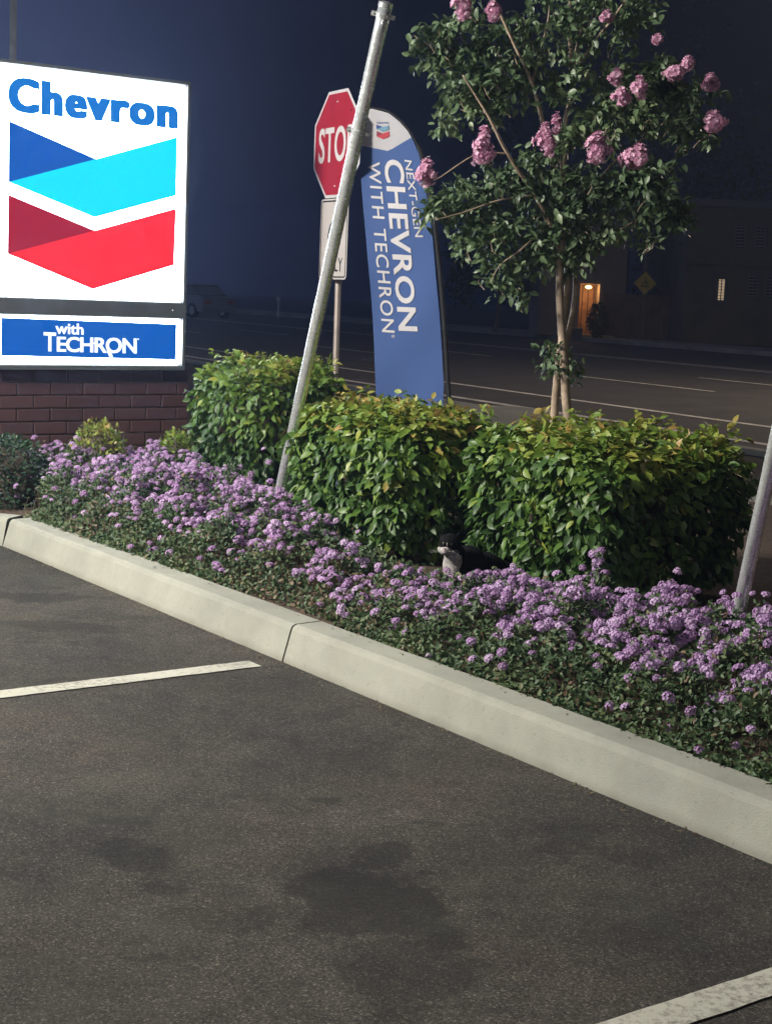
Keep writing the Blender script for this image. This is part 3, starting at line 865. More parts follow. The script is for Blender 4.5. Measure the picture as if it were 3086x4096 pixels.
# low shrubs near the sign
def low_shrub(c, rx, ry, rz, label, n_, seed, mat, tb, size=(.02, .035)):
    rng = np.random.default_rng(seed)
    root = thing('low_shrub', label, 'shrub', (c[0], c[1], .13), 'low shrubs at the foot of the sign')
    d = rng.normal(0, 1, (n_, 3)); d[:, 2] = np.abs(d[:, 2]); d /= np.linalg.norm(d, axis=1, keepdims=True)
    rr = 1 - np.abs(rng.normal(0, .1, n_)) + .08 * wob(d * 3, 2, seed)
    pos = np.array([c[0], c[1], .13]) + d * rr[:, None] * np.array([rx, ry, rz])
    R = basis(d + rng.normal(0, .5, (n_, 3)), d + np.array([0, 0, .6]))
    tint = (tb + .3 * d[:, 2] + rng.normal(0, .12, n_)).clip(0, 1)
    np_mesh('foliage', SMALL, SMALL_F, pos, R, rng.uniform(*size, n_), tint, mat, root, kind='stuff')
    v_, f_ = ico(2); obj('branches', [(c[0] + p.x * rx * .85, c[1] + p.y * ry * .85, .13 + max(p.z, 0) * rz * .85) for p in v_], f_, M['twig'], root)
low_shrub(AT(15, 1900, 9.35), .32, .35, .42, 'dark green low shrub at the left edge beside the kerb corner', 3600, 21, M['shrub'], .15)
low_shrub(AT(395, 1900, 9.75), .22, .2, .50, 'yellow-green low shrub poking up in front of the brick base', 1800, 22, M['hedge'], .5)
low_shrub(AT(700, 1900, 9.95), .16, .2, .43, 'dull green low shrub at the right end of the brick base', 1300, 23, M['hedge'], .35)

# ------------------------------------------------------------------ flowering ground cover
def bed_h(s, n_):
    hm = np.interp(s, [-1.2, 0, 1.2, 1.8, 2.15, 2.75, 3.1, 3.6, 4.5, 6.5], [.20, .21, .23, .19, .11, .08, .11, .15, .17, .18])
    edge = np.interp(s, [-1, .5, 1.8, 2.2, 2.9, 3.3, 9], [.17, .17, .19, .24, .27, .21, .18])
    t_ = ((n_ - edge) / .42).clip(0, 1)
    far = ((np.interp(s, [-1, 0, 1, 2, 3, 4, 9], [1.55, 1.45, 1.15, 1.04, 1.0, 1.42, 1.6]) - n_) / .12).clip(0, 1)
    return hm * (t_ ** .55) * (.5 + .5 * far), (n_ > edge - .03) & (far > 0)
gc = thing('flower_bed', 'low sprawling ground cover with lilac flower heads along the pale kerb', 'ground cover', W(3, .7, .13))
rng = np.random.default_rng(31)
NL = 62000
s_ = rng.uniform(-1.25, 6.6, NL * 2); n_ = rng.uniform(.12, 1.6, NL * 2)
h_, ok = bed_h(s_, n_)
q = np.stack([s_, n_, np.zeros_like(s_)], 1)
bump_ = .055 * wob(q, 7.5, 1.0) + .04 * wob(q, 17, 2.0)
h2 = h_ * (1 + bump_ * 3) + bump_ * (h_ > .05)
ok &= (s_ > -1.2 + .5 * (n_ < .5)) & ((s_ > -.05) | (n_ > .22 - .4 * s_))
thin = np.exp(-((s_ - 2.55) / .35) ** 2) * (n_ < .75); ok &= rng.uniform(0, 1, NL * 2) > thin * .55
s_, n_, h2 = s_[ok], n_[ok], h2[ok]
m = len(s_)
drop = np.abs(rng.normal(0, .035, m)) - .03 * (rng.uniform(0, 1, m) < .15); front = (n_ < .42) & (rng.uniform(0, 1, m) < .75)
z = .15 + np.where(front, h2 * rng.uniform(0, 1, m) ** .7, h2 - drop).clip(0)
pos = np.stack([-2.13 + .581 * s_ + .814 * n_, 8.57 - .814 * s_ + .581 * n_, z], 1)
d = rng.normal(0, .8, (m, 3)); d[:, 2] += .1; d[:, 0] -= .35 * front; d[:, 1] -= .35 * front
zr = rng.normal(0, .45, (m, 3)) + np.array([-.3, -.3, 1.0])
tint = (.42 + .25 * wob(np.stack([s_, n_, z * 3], 1), 6, 4) + rng.normal(0, .16, m)).clip(0, .84)
dry = rng.uniform(0, 1, m) < (.05 + .3 * (np.exp(-((s_ - 2.6) / .5) ** 2)) * (n_ < .7) + .18 * (np.exp(-((s_ - .55) / .25) ** 2)) * (n_ < .4))
tint = np.where(dry, rng.uniform(.88, 1, m), tint)
scatter(gc, 'leaf', 'leaf_mass', SMALL, SMALL_F, pos, basis(d, zr), rng.uniform(.016, .031, m), tint, M['lantana'], 280)
# stalks under the leaves
ns = 2600
ss_ = rng.uniform(-1.0, 6.5, ns); nn_ = rng.uniform(.2, 1.4, ns); hh, ok = bed_h(ss_, nn_); ss_, nn_, hh = ss_[ok], nn_[ok], hh[ok]
STK = [(-.5, 0, 0), (.5, 0, 0), (0, 0, .8), (-.35, 1, 0), (.35, 1, 0), (0, 1, .6)]
STK_F = [(0, 1, 4, 3), (1, 2, 5, 4), (2, 0, 3, 5)]
dd = rng.normal(0, .35, (len(ss_), 3)); dd[:, 2] = 1
Rk = basis(dd, np.tile([0, 1., .1], (len(ss_), 1)))
sc3 = np.stack([np.full(len(ss_), 1.0)] * 3, 1)
T_ = [(x * .003, y * 1.0, z_ * .003) for x, y, z_ in STK]
# length is per instance, so bake it through a second axis scale
Rk2 = Rk.copy(); Rk2[:, :, 1] *= (hh * .95 + .01)[:, None]
pk = np.stack([-2.13 + .581 * ss_ + .814 * nn_, 8.57 - .814 * ss_ + .581 * nn_, np.full(len(ss_), .132)], 1)
np_mesh('stalks', T_, STK_F, pk, Rk2, np.ones(len(ss_)), rng.uniform(.85, 1, len(ss_)), M['lantana'], gc, kind='stuff')
# flower heads: domes of small florets
FT, FF = [], []
rf = random.Random(2)
for i in range(17):
    k_ = i + .5; phi = math.acos(1 - k_ / 17 * .95); ta_ = PI * (1 + 5 ** .5) * k_
    nrm = Vector((math.cos(ta_) * math.sin(phi), math.sin(ta_) * math.sin(phi), math.cos(phi)))
    c = Vector((nrm.x * .5, nrm.y * .5, nrm.z * .33)); t1_ = nrm.orthogonal().normalized(); t2_ = nrm.cross(t1_)
    k0 = len(FT); FT.append(c - nrm * .03)
    for j in range(5):
        an = 2 * PI * j / 5 + i
        FT.append(c + (t1_ * math.cos(an) + t2_ * math.sin(an)) * .17 + nrm * rf.uniform(.0, .05))
    FF += [(k0, k0 + 1 + j, k0 + 1 + (j + 1) % 5) for j in range(5)]
NF = 5200
s_ = rng.uniform(-1.1, 6.5, NF * 3); n_ = rng.uniform(.15, 1.5, NF * 3)
h_, ok = bed_h(s_, n_)
# flowering band wanders along the bed
lo = np.interp(s_, [-1.2, 0, .6, 1.2, 1.8, 2.3, 2.9, 3.4, 4.2, 6.5], [.50, .46, .46, .34, .36, .44, .38, .42, .40, .38])
q = np.stack([s_, n_, s_ * 0], 1)
clump = wob(q, 5.5, 9) + .6 * wob(q, 12, 3)
pr = 1 / (1 + np.exp(-(n_ - lo - .02) / .06)) * (.56 + .62 * clump).clip(.08, 1) * .9
pr *= np.interp(s_, [-1, 1.7, 2.1, 2.8, 3.2, 9], [1, 1, .6, .55, 1, 1])
pr += .015
pr = np.where((s_ > 2.0) & (s_ < 2.95) & (n_ > .78), 0, pr)
ok &= rng.uniform(0, 1, NF * 3) < pr
s_, n_, h_ = s_[ok], n_[ok], h_[ok]; q = q[ok]
bump_ = .055 * wob(q, 7.5, 1.0) + .04 * wob(q, 17, 2.0)
z = .15 + h_ * (1 + bump_ * 3) + bump_ * (h_ > .05) + np.abs(rng.normal(.008, .014, len(s_))) + (rng.uniform(0, 1, len(s_)) < .04) * rng.uniform(.02, .09, len(s_))
pos = np.stack([-2.13 + .581 * s_ + .814 * n_, 8.57 - .814 * s_ + .581 * n_, z], 1)
# lone tall heads seen against the base, the hedge and the posts
extra = [(1055, 1795, 8.3), (1075, 1850, 8.2), (230, 1770, 9.3), (290, 1775, 9.3), (600, 1790, 9.5), (2005, 2300, 6.6), (2130, 2325, 6.4), (2890, 2370, 5.9), (2900, 2395, 5.85), (2945, 2410, 5.8), (3060, 2380, 5.9), (3062, 2420, 5.8), (1415, 2395, 6.9), (1410, 2425, 6.8), (65, 1945, 9.0)]
pos = np.vstack([pos, np.array([AT(*e_) for e_ in extra])])
m = len(pos)
print('flower heads', m)
up = rng.normal(0, .33, (m, 3)) + np.array([-.2, -.25, 1.0])
Rf = basis(np.cross(up, rng.normal(0, 1, (m, 3))), up)
scatter(gc, 'flower_head', 'flower_heads', FT, FF, pos, Rf, rng.uniform(.024, .044, m), rng.uniform(.05, .95, m), M['bloom'], 290)

# ------------------------------------------------------------------ flowering tree
TD = 7.9
tr = thing('flowering_tree', 'slender multi-stemmed tree with pink flower clusters and green crown', 'tree', (AT(2262, 1700, TD).x, TD, .13))
rng = np.random.default_rng(77)
def limb(pts, r0, r1, name='branch', seg=9):
    p = smooth_path([AT(x, y, TD + dz) for x, y, dz in pts], 5)
    rad = np.linspace(r0, r1, len(p))
    return obj(name, *tube_vf(p, list(rad), seg), M['bark'], tr, smooth=True)
g1 = AT(2275, 1745, TD)
limb([(2280, 2150, 0), (2275, 1745, 0), (2262, 1590, 0), (2255, 1450, 0), (2240, 1250, 0), (2236, 1110, 0), (2240, 1000, 0), (2250, 850, .02), (2250, 640, .05), (2258, 500, .05), (2282, 339, .05), (2277, 134, .05), (2280, -60, .05)], .027, .008, 'trunk', 12)
limb([(2195, 2120, .12), (2214, 1690, .1), (2228, 1500, .07), (2246, 1350, .05), (2262, 1200, .05), (2275, 1060, .05), (2300, 950, .08)], .023, .014, 'trunk', 12)
limb([(2250, 1420, .06), (2290, 1250, .1), (2300, 1120, .12), (2290, 1000, .15), (2330, 820, .2)], .018, .010, 'trunk', 10)
limb([(2238, 1010, 0), (2190, 880, -.03), (2135, 780, -.06), (2028, 615, -.15), (1956, 472, -.2), (1912, 400, -.22), (1850, 300, -.25)], .013, .004)
limb([(2245, 930, 0), (2215, 700, .02), (2170, 500, 0), (2126, 330, -.05), (2063, 196, -.1), (1974, 0, -.15)], .013, .006)
limb([(2126, 330, -.05), (2150, 240, -.02), (2190, 80, 0), (2200, -50, 0)], .007, .003)
limb([(2278, 400, .05), (2313, 267, .0), (2380, 160, -.05), (2438, 89, -.1), (2500, 0, -.1)], .010, .004)
limb([(2280, 300, .05), (2300, 200, .05), (2340, 60, .05), (2360, -60, 0)], .007, .004)
limb([(2282, 330, .05), (2330, 150, .1), (2400, 20, .1)], .006, .003)
limb([(2322, 1080, .12), (2345, 1010, .1), (2402, 960, .05), (2500, 905, .0), (2600, 850, -.05), (2700, 800, -.05)], .009, .003)
limb([(2262, 920, .05), (2349, 818, .1), (2411, 700, .1), (2500, 606, .1), (2650, 500, .05), (2780, 430, 0)], .010, .003)
limb([(2255, 600, .05), (2340, 500, .1), (2480, 400, .15), (2620, 300, .1), (2740, 250, .1)], .008, .003)
limb([(2600, 850, -.05), (2590, 920, -.06), (2584, 1010, -.08)], .004, .002)
limb([(2135, 780, -.06), (2000, 800, -.1), (1850, 850, -.15), (1740, 880, -.2)], .006, .002)
limb([(2190, 900, 0), (2080, 1000, -.1), (2000, 1060, -.12), (1960, 1130, -.15)], .006, .002)
limb([(2028, 615, -.15), (1900, 620, -.2), (1740, 720, -.25), (1705, 700, -.25)], .005, .002)
limb([(2262, 1480, .0), (2215, 1430, -.03), (2190, 1380, -.04)], .004, .002)
blobs = [(905, 85, 34, 28, 0), (945, 115, 50, 45, 1), (1010, 60, 75, 65, 1), (1000, 185, 75, 60, 1), (965, 262, 28, 30, 0), (1085, 130, 75, 80, 1), (1060, 225, 50, 40, .8), (1180, 60, 90, 80, .55), (1165, 190, 55, 60, .45), (1290, 55, 90, 75, .6),
         (1375, 35, 50, 45, .9), (1265, 170, 75, 65, .5), (1365, 190, 80, 60, 1), (1430, 240, 80, 60, 1), (1325, 260, 85, 60, 1), (1490, 295, 60, 35, 1), (1440, 160, 60, 50, .7), (1225, 290, 50, 40, .6), (1500, 200, 50, 40, .6),
         (950, 450, 50, 38, 1), (1010, 430, 60, 50, 1), (1075, 390, 75, 45, .8), (1150, 375, 70, 50, .75), (1160, 460, 90, 60, .8), (1050, 510, 75, 50, 1.1), (1090, 590, 60, 45, 1), (1120, 640, 30, 22, .6), (1235, 410, 75, 60, .7), (1320, 400, 80, 55, .85),
         (1400, 430, 80, 55, 1), (1455, 465, 60, 38, 1), (1290, 490, 80, 50, .9), (1395, 525, 30, 30, .8), (1190, 540, 65, 50, 1), (1245, 560, 45, 35, .8), (1190, 770, 26, 42, .6), (1232, 800, 14, 30, .3), (1400, 380, 60, 40, .7)]
PP, GG = [], []
for (bx, by, rx, ry, den) in blobs:
    den = .7 if den == 0 else den
    nclu = int(rx * ry / 92 * den) + 3
    mpx = 1.8512 * TD / FPX
    for c in range(nclu):
        v = rng.normal(0, 1, 3); v /= np.linalg.norm(v); v *= rng.uniform(.15, 1) ** .45
        dep = TD + v[1] * max(.12, (rx + ry) * mpx * .5) * .9
        ctr = np.array(AD(bx + v[0] * rx, by + v[2] * ry, dep))
        # a short twig: direction outwards and slightly down, leaves in pairs along it
        dr = np.array([v[0] * .8, v[1] * .5, -v[2] * .3 - .25]) + rng.normal(0, .35, 3); dr /= np.linalg.norm(dr)
        nl = rng.integers(6, 11); tl = rng.uniform(.08, .17)
        for k_ in range(nl):
            f_ = k_ / nl
            p = ctr + dr * (f_ - .5) * tl + rng.normal(0, .006, 3)
            side = np.cross(dr, rng.normal(0, 1, 3)); side /= np.linalg.norm(side) + 1e-9
            PP.append(p); GG.append(dr * .5 + side * .9 + np.array([0, 0, -.25]))
PP, GG = np.array(PP), np.array(GG); m = len(PP)
print('tree leaves', m)
zr = rng.normal(0, .5, (m, 3)) + np.array([-.2, -.3, .9])
tint = (.42 + .25 * wob(PP, 4, 5) + rng.normal(0, .15, m)).clip(0, 1)
scatter(tr, 'leaf', 'foliage', LEAF, LEAF_F, PP, basis(GG, zr), rng.uniform(.033, .058, m), tint, M['tree'], 285)
# fine twigs
tw = []
for i in range(0, m, 45):
    p = Vector(PP[i]); q_ = p + Vector(rng.normal(0, .06, 3)) ; c_ = Vector((AT(2260, 800, TD).x, TD, p.z - .05))
    q2 = p.lerp(c_, .08) + Vector((0, 0, -.05))
    tw.append(tube_vf([q2, p.lerp(q2, .5) + Vector(rng.normal(0, .01, 3)), p], [.003, .0024, .0015], 5))
obj('twigs', *merge(*tw), M['bark'], tr, kind='stuff')
clusters = [(1045, 318, 22, 36, 0), (1175, 308, 20, 33, 0), (1290, 322, 27, 28, 0), (1378, 342, 34, 24, 0), (922, 375, 19, 25, -.25), (1535, 180, 17, 17, .1), (1538, 265, 26, 20, 0), (1378, 190, 16, 22, -.1), (1340, 212, 18, 17, -.1),
            (1332, 168, 16, 12, 0), (1462, 158, 28, 13, 0), (1486, 138, 12, 14, 0), (995, 12, 20, 26, -.2), (1200, 270, 10, 18, 0), (1308, 36, 12, 10, 0), (1064, 25, 16, 18, 0), (1420, 85, 8, 8, 0)]
PT, PF = [], []
for j in range(6):
    a_ = 2 * PI * j / 6; k0 = len(PT)
    PT += [(0, 0, 0), (math.cos(a_ - .45) * .8, math.sin(a_ - .45) * .8, .15), (math.cos(a_) * 1.0, math.sin(a_) * 1.0, .45), (math.cos(a_ + .45) * .8, math.sin(a_ + .45) * .8, .15)]
    PF += [(k0, k0 + 1, k0 + 2, k0 + 3)]
for (bx, by, rx, ry, dz) in clusters:
    mpx = 1.8512 * (TD - .35) / FPX
    c = AD(bx, by, TD - .38 + dz + (.1 if bx > 1450 else 0))
    nf = int(90 + rx * ry * .3)
    v = rng.normal(0, 1, (nf, 3)); v /= np.linalg.norm(v, axis=1, keepdims=True)
    v *= rng.uniform(.7, 1, nf)[:, None]
    taper = 1 - .5 * v[:, 2].clip(-.4, 1)
    nl_ = 7; lob = rng.normal(0, 1, (nl_, 3)); lob /= np.linalg.norm(lob, axis=1, keepdims=True); lob *= .62
    lob[0] = (0, 0, .75); kk = rng.integers(0, nl_, nf); v0_ = v.copy(); v = lob[kk] + v0_ * rng.uniform(.25, .72, nf)[:, None]
    p = np.array(c) + np.stack([v[:, 0] * rx * mpx * taper, v[:, 1] * rx * mpx * taper, v[:, 2] * ry * mpx], 1) * (1 + .15 * wob(v, 5, bx)[:, None])
    R = basis(np.cross(v, rng.normal(0, 1, (nf, 3))), v)
    np_mesh('flower_cluster', PT, PF, p, R, rng.uniform(.008, .017, nf), rng.uniform(0, 1, nf), M['pink'], tr)

# ------------------------------------------------------------------ cat
CD = 6.98
def cat():
    def cp(x, y, dz=0.0): return AT(1650 + x / 2.778, 2050 + y / 2.778, CD + dz)
    root = thing('cat', 'black and white cat sitting half hidden between two hedges', 'cat', (cp(600, 700).x, CD, .14))
    U = (CD / FPX) / 2.778       # metres per enlarged pixel
    parts = []
    def ell(c, rx, ry, rz, tilt=0):
        v, f = ico(3); ct, s_t = math.cos(tilt), math.sin(tilt)
        parts.append(([c + Vector((p.x * rx * ct - p.z * rz * s_t, p.y * ry, p.x * rx * s_t + p.z * rz * ct)) for p in v], f))
    hc = cp(410, 335, -.02)
    ell(hc, .050, .047, .043)                                     # skull
    ell(cp(360, 430, -.055), .026, .028, .020)                    # muzzle
    ell(cp(335, 405, -.035), .026, .025, .024); ell(cp(470, 395, -.03), .030, .028, .027)   # cheeks
    ell(cp(470, 480, .0), .052, .055, .055)                       # neck ruff
    ell(cp(470, 585, .02), .058, .062, .075)                      # chest
    ell(cp(620, 560, .09), .085, .075, .082, -.5)
    ell(cp(780, 640, .17), .100, .085, .088)
    ell(cp(930, 690, .22), .105, .092, .088)
    ell(cp(900, 760, .13), .060, .045, .060)                      # haunch
    for (x0, dz) in ((445, -.035), (520, .03)):
        top = cp(x0 + 10, 560, dz + .02); bot = Vector((cp(x0 - 5, 800, dz).x, CD + dz, .155))
        parts.append(tube_vf([top, top.lerp(bot, .5), bot], [.028, .019, .016], 10))
        ell(bot + Vector((-.008, -.012, 0)), .021, .026, .014)
    b1 = Vector((cp(860, 800, .08).x, CD + .05, .155)); ell(b1, .028, .045, .016)
    # ears
    for (ex, ey, tx, ty) in ((335, 290, 290, 205), (490, 290, 532, 190)):
        b = cp(ex, ey, 0.0); tp = cp(tx, ty, .0)
        d_ = (tp - b); n2 = Vector((d_.z, 0, -d_.x)).normalized()
        ring_ = []
        v = [b + n2 * .024 - d_ * .25, b - n2 * .024 - d_ * .25, b + Vector((0, .020, 0)) - d_ * .2, tp, b - Vector((0, .004, 0)) - d_ * .2]
        parts.append((v, [(0, 3, 2), (2, 3, 1), (0, 4, 3), (4, 1, 3), (0, 2, 1, 4)]))
    tail = smooth_path([cp(1040, 760, .26), cp(1120, 790, .18), cp(1130, 800, .05), cp(1040, 815, -.02)], 4)
    for p in tail: p.z = max(p.z, .165)
    parts.append(tube_vf(tail, list(np.linspace(.022, .013, len(tail))), 8))
    o = obj('body', *merge(*parts), None, root)
    md = o.modifiers.new('r', 'REMESH'); md.mode = 'VOXEL'; md.voxel_size = .0045
    ms = o.modifiers.new('s', 'SMOOTH'); ms.iterations = 4; ms.factor = .5
    dg = bpy.context.evaluated_depsgraph_get(); me = bpy.data.meshes.new_from_object(o.evaluated_get(dg))
    o.modifiers.clear(); o.data = me
    me.polygons.foreach_set('use_smooth', [True] * len(me.polygons))
    # coat: white muzzle, blaze, chest and front legs on black
    at = me.attributes.new('white', 'FLOAT', 'POINT'); vals = []
    for v in me.vertices:
        w = v.co + WL[root.name]
        d = ray(0, 0)  # project the coat layout on the animal's left-front side
        rel = w - Vector((0, 0, CAM_H)); dz = rel.dot(FWD)
        X = 1543 + FPX * rel.dot(CX) / dz; Y = 2048 - FPX * rel.dot(CY) / dz
        x = (X - 1650) * 2.778; y = (Y - 2050) * 2.778
        wh = 0
        if y > 385 and x < 385 + (y - 385) * 1.6 and x < 545 - max(0, y - 560) * .35: wh = 1
        if abs(x - 380) < 6 and 335 < y < 400: wh = 1
        if w.y > CD + .07: wh = 0
        vals.append(wh)
    at.data.foreach_set('value', vals)
    N = Nd('cat_fur')
    wa = N.n('ShaderNodeAttribute', attribute_name='white').outputs['Fac']
    nz = N.n('ShaderNodeVectorMath', operation='MULTIPLY', i_0=N.pos(), i_1=(130, 130, 60)).outputs[0]
    fn = N.noise(1.0, 4, .7, nz)
    wf = N.math('ADD', wa, N.math('MULTIPLY', N.math('SUBTRACT', fn, .5), .5))
    c = N.mix(N.ramp(wf, [(.4, (0, 0, 0)), (.6, (1, 1, 1))]), (.004, .004, .005), N.ramp(fn, [(.35, (.16, .15, .15)), (.65, (.50, .47, .46))]))
    N.pbr(c, .8, normal=N.bump(fn, .7, .006), spec=.1)
    me.materials.clear(); me.materials.append(N.m)
    eye = simple('cat_eye', (.07, .08, .03), .1, var=.1)
    for (x, y) in ((345, 345), (430, 352)):
        c_ = cp(x, y, -.058); v, f = ico(2)
        e_ = obj('eye', [c_ + p * .0075 for p in v], f, eye, root, smooth=True)
        obj('pupil', [c_ + Vector((p.x * .003, p.y * .004 - .0065, p.z * .0065)) for p in v], f, M['ink'], e_)
    c_ = cp(352, 405, -.083); v, f = ico(1)
    obj('nose', [c_ + Vector((p.x * .006, p.y * .005, p.z * .004)) for p in v], f, simple('cat_nose', (.35, .14, .14), .5), root)
    wk = []
    for sg in (-1, 1):
        for j in range(3):
            a_ = cp(350 + sg * 22, 430, -.075); wk.append(tube_vf([a_, a_ + Vector((sg * .035, -.006, .004 * (j - 1))), a_ + Vector((sg * .06, .0, -.004 + .008 * (j - 1)))], [.0003, .00025, .0001], 3))
    obj('whiskers', *merge(*wk), M['white'], root)
cat()

# ------------------------------------------------------------------ small litter on the kerb
lm = mesh_data('fallen_leaf', [(x, y, z) for x, y, z in SMALL], SMALL_F, simple('dry_leaf', (.05, .035, .022), .8))
for i, (x, y) in enumerate(((618, 2245), (625, 2268), (672, 2264), (793, 2303), (815, 2300), (836, 2332))):
    o = bpy.data.objects.new('fallen_leaf', lm); COL.objects.link(o); p = G(x, y, .155)
    o.location = p; o.scale = (.022, .02, .02); o.rotation_euler = (.1, .1, i * 1.9)
    o['category'] = 'leaf'; o['group'] = 'dry leaf scraps on the kerb'
    o['label'] = 'dry leaf scrap on the kerb top, ' + ('leftmost of the six scraps', 'just right of the leftmost scrap', 'third from the left, beside the foliage', 'fourth from the left, alone', 'second from the right', 'rightmost of the six scraps')[i]

# dirt, grit and leaf crumbs collected along the foot of the kerb and on its top
rng = np.random.default_rng(55)
m = 520; s_ = rng.uniform(.0, 6.5, m); top = rng.uniform(0, 1, m) < .22
n_ = np.where(top, rng.uniform(.12, .18, m), -.012 - np.abs(rng.normal(0, .035, m)))
pos = np.stack([-2.13 + .581 * s_ + .814 * n_, 8.57 - .814 * s_ + .581 * n_, np.where(top, .1535, .003)], 1)
d = rng.normal(0, 1, (m, 3)); d[:, 2] *= .1
np_mesh('gutter_litter', SMALL, SMALL_F, pos, basis(d, np.tile([0, 0, 1.], (m, 1)) + rng.normal(0, .3, (m, 3))), rng.uniform(.004, .014, m), rng.uniform(.8, 1, m), M['lantana'], None,
        kind='stuff', label='dry leaf crumbs and grit along the foot of the pale kerb', category='litter')

# ------------------------------------------------------------------ across the street
def far_tree(px, py, dep, h, r, label, seed, n_=2600, lean=0):
    rng = np.random.default_rng(seed)
    b = AT(px, py, dep); b.z = .1
    t = thing('street_tree', label, 'tree', b, 'trees across the street')
    top = b + Vector((lean, 0, h * .7))
    v, f = tube_vf(smooth_path([b, b.lerp(top, .5) + Vector((.1, 0, 0)), top], 3), [.11, .10, .09, .08, .07, .06, .05], 8)
    obj('trunk', v, f, simple('far_bark', (.16, .13, .11), .9), t, smooth=True)
    c = np.array(top) + np.array([0, 0, r * .25])
    nb = 16; bc = rng.normal(0, .5, (nb, 3)) * r + c; br = rng.uniform(.3, .55, nb) * r
    k = rng.integers(0, nb, n_); d = rng.normal(0, 1, (n_, 3)); d /= np.linalg.norm(d, axis=1, keepdims=True)
    p = bc[k] + d * (br[k] * rng.uniform(.6, 1.05, n_))[:, None]
    R = basis(d + rng.normal(0, .6, (n_, 3)), d + np.array([0, 0, .5]))
    np_mesh('crown', SMALL, SMALL_F, p, R, rng.uniform(.16, .30, n_), rng.uniform(0, 1, n_), M['far_leaf'], t)
far_tree(1979, 1330, 60, 3.2, 1.5, 'small pale-trunked street tree seen below the crown of the flowering tree', 101, 1800)
far_tree(2480, 1330, 66, 8, 4.2, 'big dark tree over the house with the lit porch', 102)
far_tree(2200, 1330, 70, 9, 4.6, 'dark tree behind the trunk of the flowering tree', 105)
far_tree(2780, 1390, 60, 7.5, 3.8, 'dark tree between the diamond sign and the right-hand building', 106)

wallm = simple('stucco', (.22, .17, .14), .9, var=.2, scale=2)
HD = 58.0
def HB(x, y, dep=HD): return AT(x, y, dep)
hs = thing('house', 'dark house across the street with a warm lit porch', 'house', (HB(2350, 1357).x, HD, .12))
x0, x1 = HB(2150, 1300).x, HB(2490, 1300).x
pl, pr_ = HB(2308, 1300).x, HB(2388, 1300).x
pz = HB(2350, 1135).z; fz = .14; tz = 4.6
v, f = merge(box_vf(((x0 + pl) / 2, HD + 2, (fz + tz) / 2), (pl - x0) / 2, 2, (tz - fz) / 2), box_vf(((pr_ + x1) / 2, HD + 2, (fz + tz) / 2), (x1 - pr_) / 2, 2, (tz - fz) / 2),
             box_vf(((pl + pr_) / 2, HD + 2, (pz + tz) / 2), (pr_ - pl) / 2, 1.998, (tz - pz) / 2))
obj('wall', v, f, wallm, hs)
v, f = box_vf(((pl + pr_) / 2, HD + 1.3, (fz + pz) / 2), (pr_ - pl) / 2, .05, (pz - fz) / 2)
obj('door', v, f, simple('timber_door', (.38, .20, .10), .6, var=.3, scale=6), hs)
dk = HD + 1.24
v, f = merge(*[box_vf((pl + .05 + (pr_ - pl - .1) * i / 3, dk, (fz + pz) / 2), .02, .012, (pz - fz) / 2 - .05) for i in range(4)])
obj('door_rail', v, f, simple('dark_timber', (.12, .06, .035), .7), hs)
v, f = merge(box_vf((pl - .05, HD - .06, (fz + pz) / 2), .06, .05, (pz - fz) / 2), box_vf((pr_ + .05, HD - .06, (fz + pz) / 2), .06, .05, (pz - fz) / 2), box_vf(((pl + pr_) / 2, HD - .07, pz + .06), (pr_ - pl) / 2 + .12, .06, .06))
obj('porch_frame', v, f, simple('porch_timber', (.35, .24, .17), .7), hs)
rfv = [(x0 - .4, HD - .5, tz), (x1 + .4, HD - .5, tz), (x1 + .4, HD + 4.5, tz), (x0 - .4, HD + 4.5, tz), (x0 + .8, HD + 2, tz + 1.6), (x1 - .8, HD + 2, tz + 1.6)]
obj('roof', rfv, [(0, 1, 5, 4), (1, 2, 5), (2, 3, 4, 5), (3, 0, 4), (0, 3, 2, 1)], simple('roof_tile', (.06, .045, .04), .9), hs)
lp = Vector(((pl + pr_) / 2, HD + .35, pz - .12))
v, f = ico(2)
obj('porch_lamp', [lp + Vector((p.x * .12, p.y * .12, p.z * .06)) for p in v], f, emit('warm_lamp', (1, .62, .22), 14), hs)
ld = bpy.data.lights.new('porch_light', 'POINT'); ld.energy = 26; ld.color = (1, .55, .2); ld.shadow_soft_size = .08
lo_ = bpy.data.objects.new('porch_light', ld); COL.objects.link(lo_); lo_.location = lp + Vector((0, -.05, -.12))
# step
v, f = box_vf(((pl + pr_) / 2, HD - .5, .17), .9, .45, .04); obj('step', v, f, M['concrete'], hs)
# bush in front of the porch
def far_bush(px, py, dep, rx, rz, label, seed):
    rng = np.random.default_rng(seed); b = AT(px, py, dep); b.z = .14
    t = thing('porch_bush', label, 'shrub', b)
    n_ = 900; d = rng.normal(0, 1, (n_, 3)); d /= np.linalg.norm(d, axis=1, keepdims=True)
    p = np.array(b) + np.array([0, 0, rz]) + d * rng.uniform(.5, 1.05, n_)[:, None] * np.array([rx, rx, rz])
    np_mesh('foliage', SMALL, SMALL_F, p, basis(d + rng.normal(0, .5, (n_, 3)), d), rng.uniform(.07, .14, n_), rng.uniform(0, 1, n_), M['far_leaf'], t)
    obj('stem', *tube_vf([b, b + Vector((0, 0, rz))], .04, 6), M['twig'], t)
far_bush(2382, 1355, HD - 1.6, .34, .62, 'dark rounded bush in front of the lit porch door', 131)
bx = AT(2300, 1350, HD - 1.5); bx.z = .3
t = thing('crate', 'small pale-edged box on the pavement left of the lit porch', 'box', (bx.x, bx.y, .14))
v, f = box_vf(bx, .22, .2, .15); obj('side', v, f, simple('box_grey', (.10, .09, .09), .8), t)
v, f = box_vf(bx + Vector((0, 0, .165)), .24, .22, .014); obj('lid', v, f, simple('box_lid', (.4, .37, .33), .7), t)
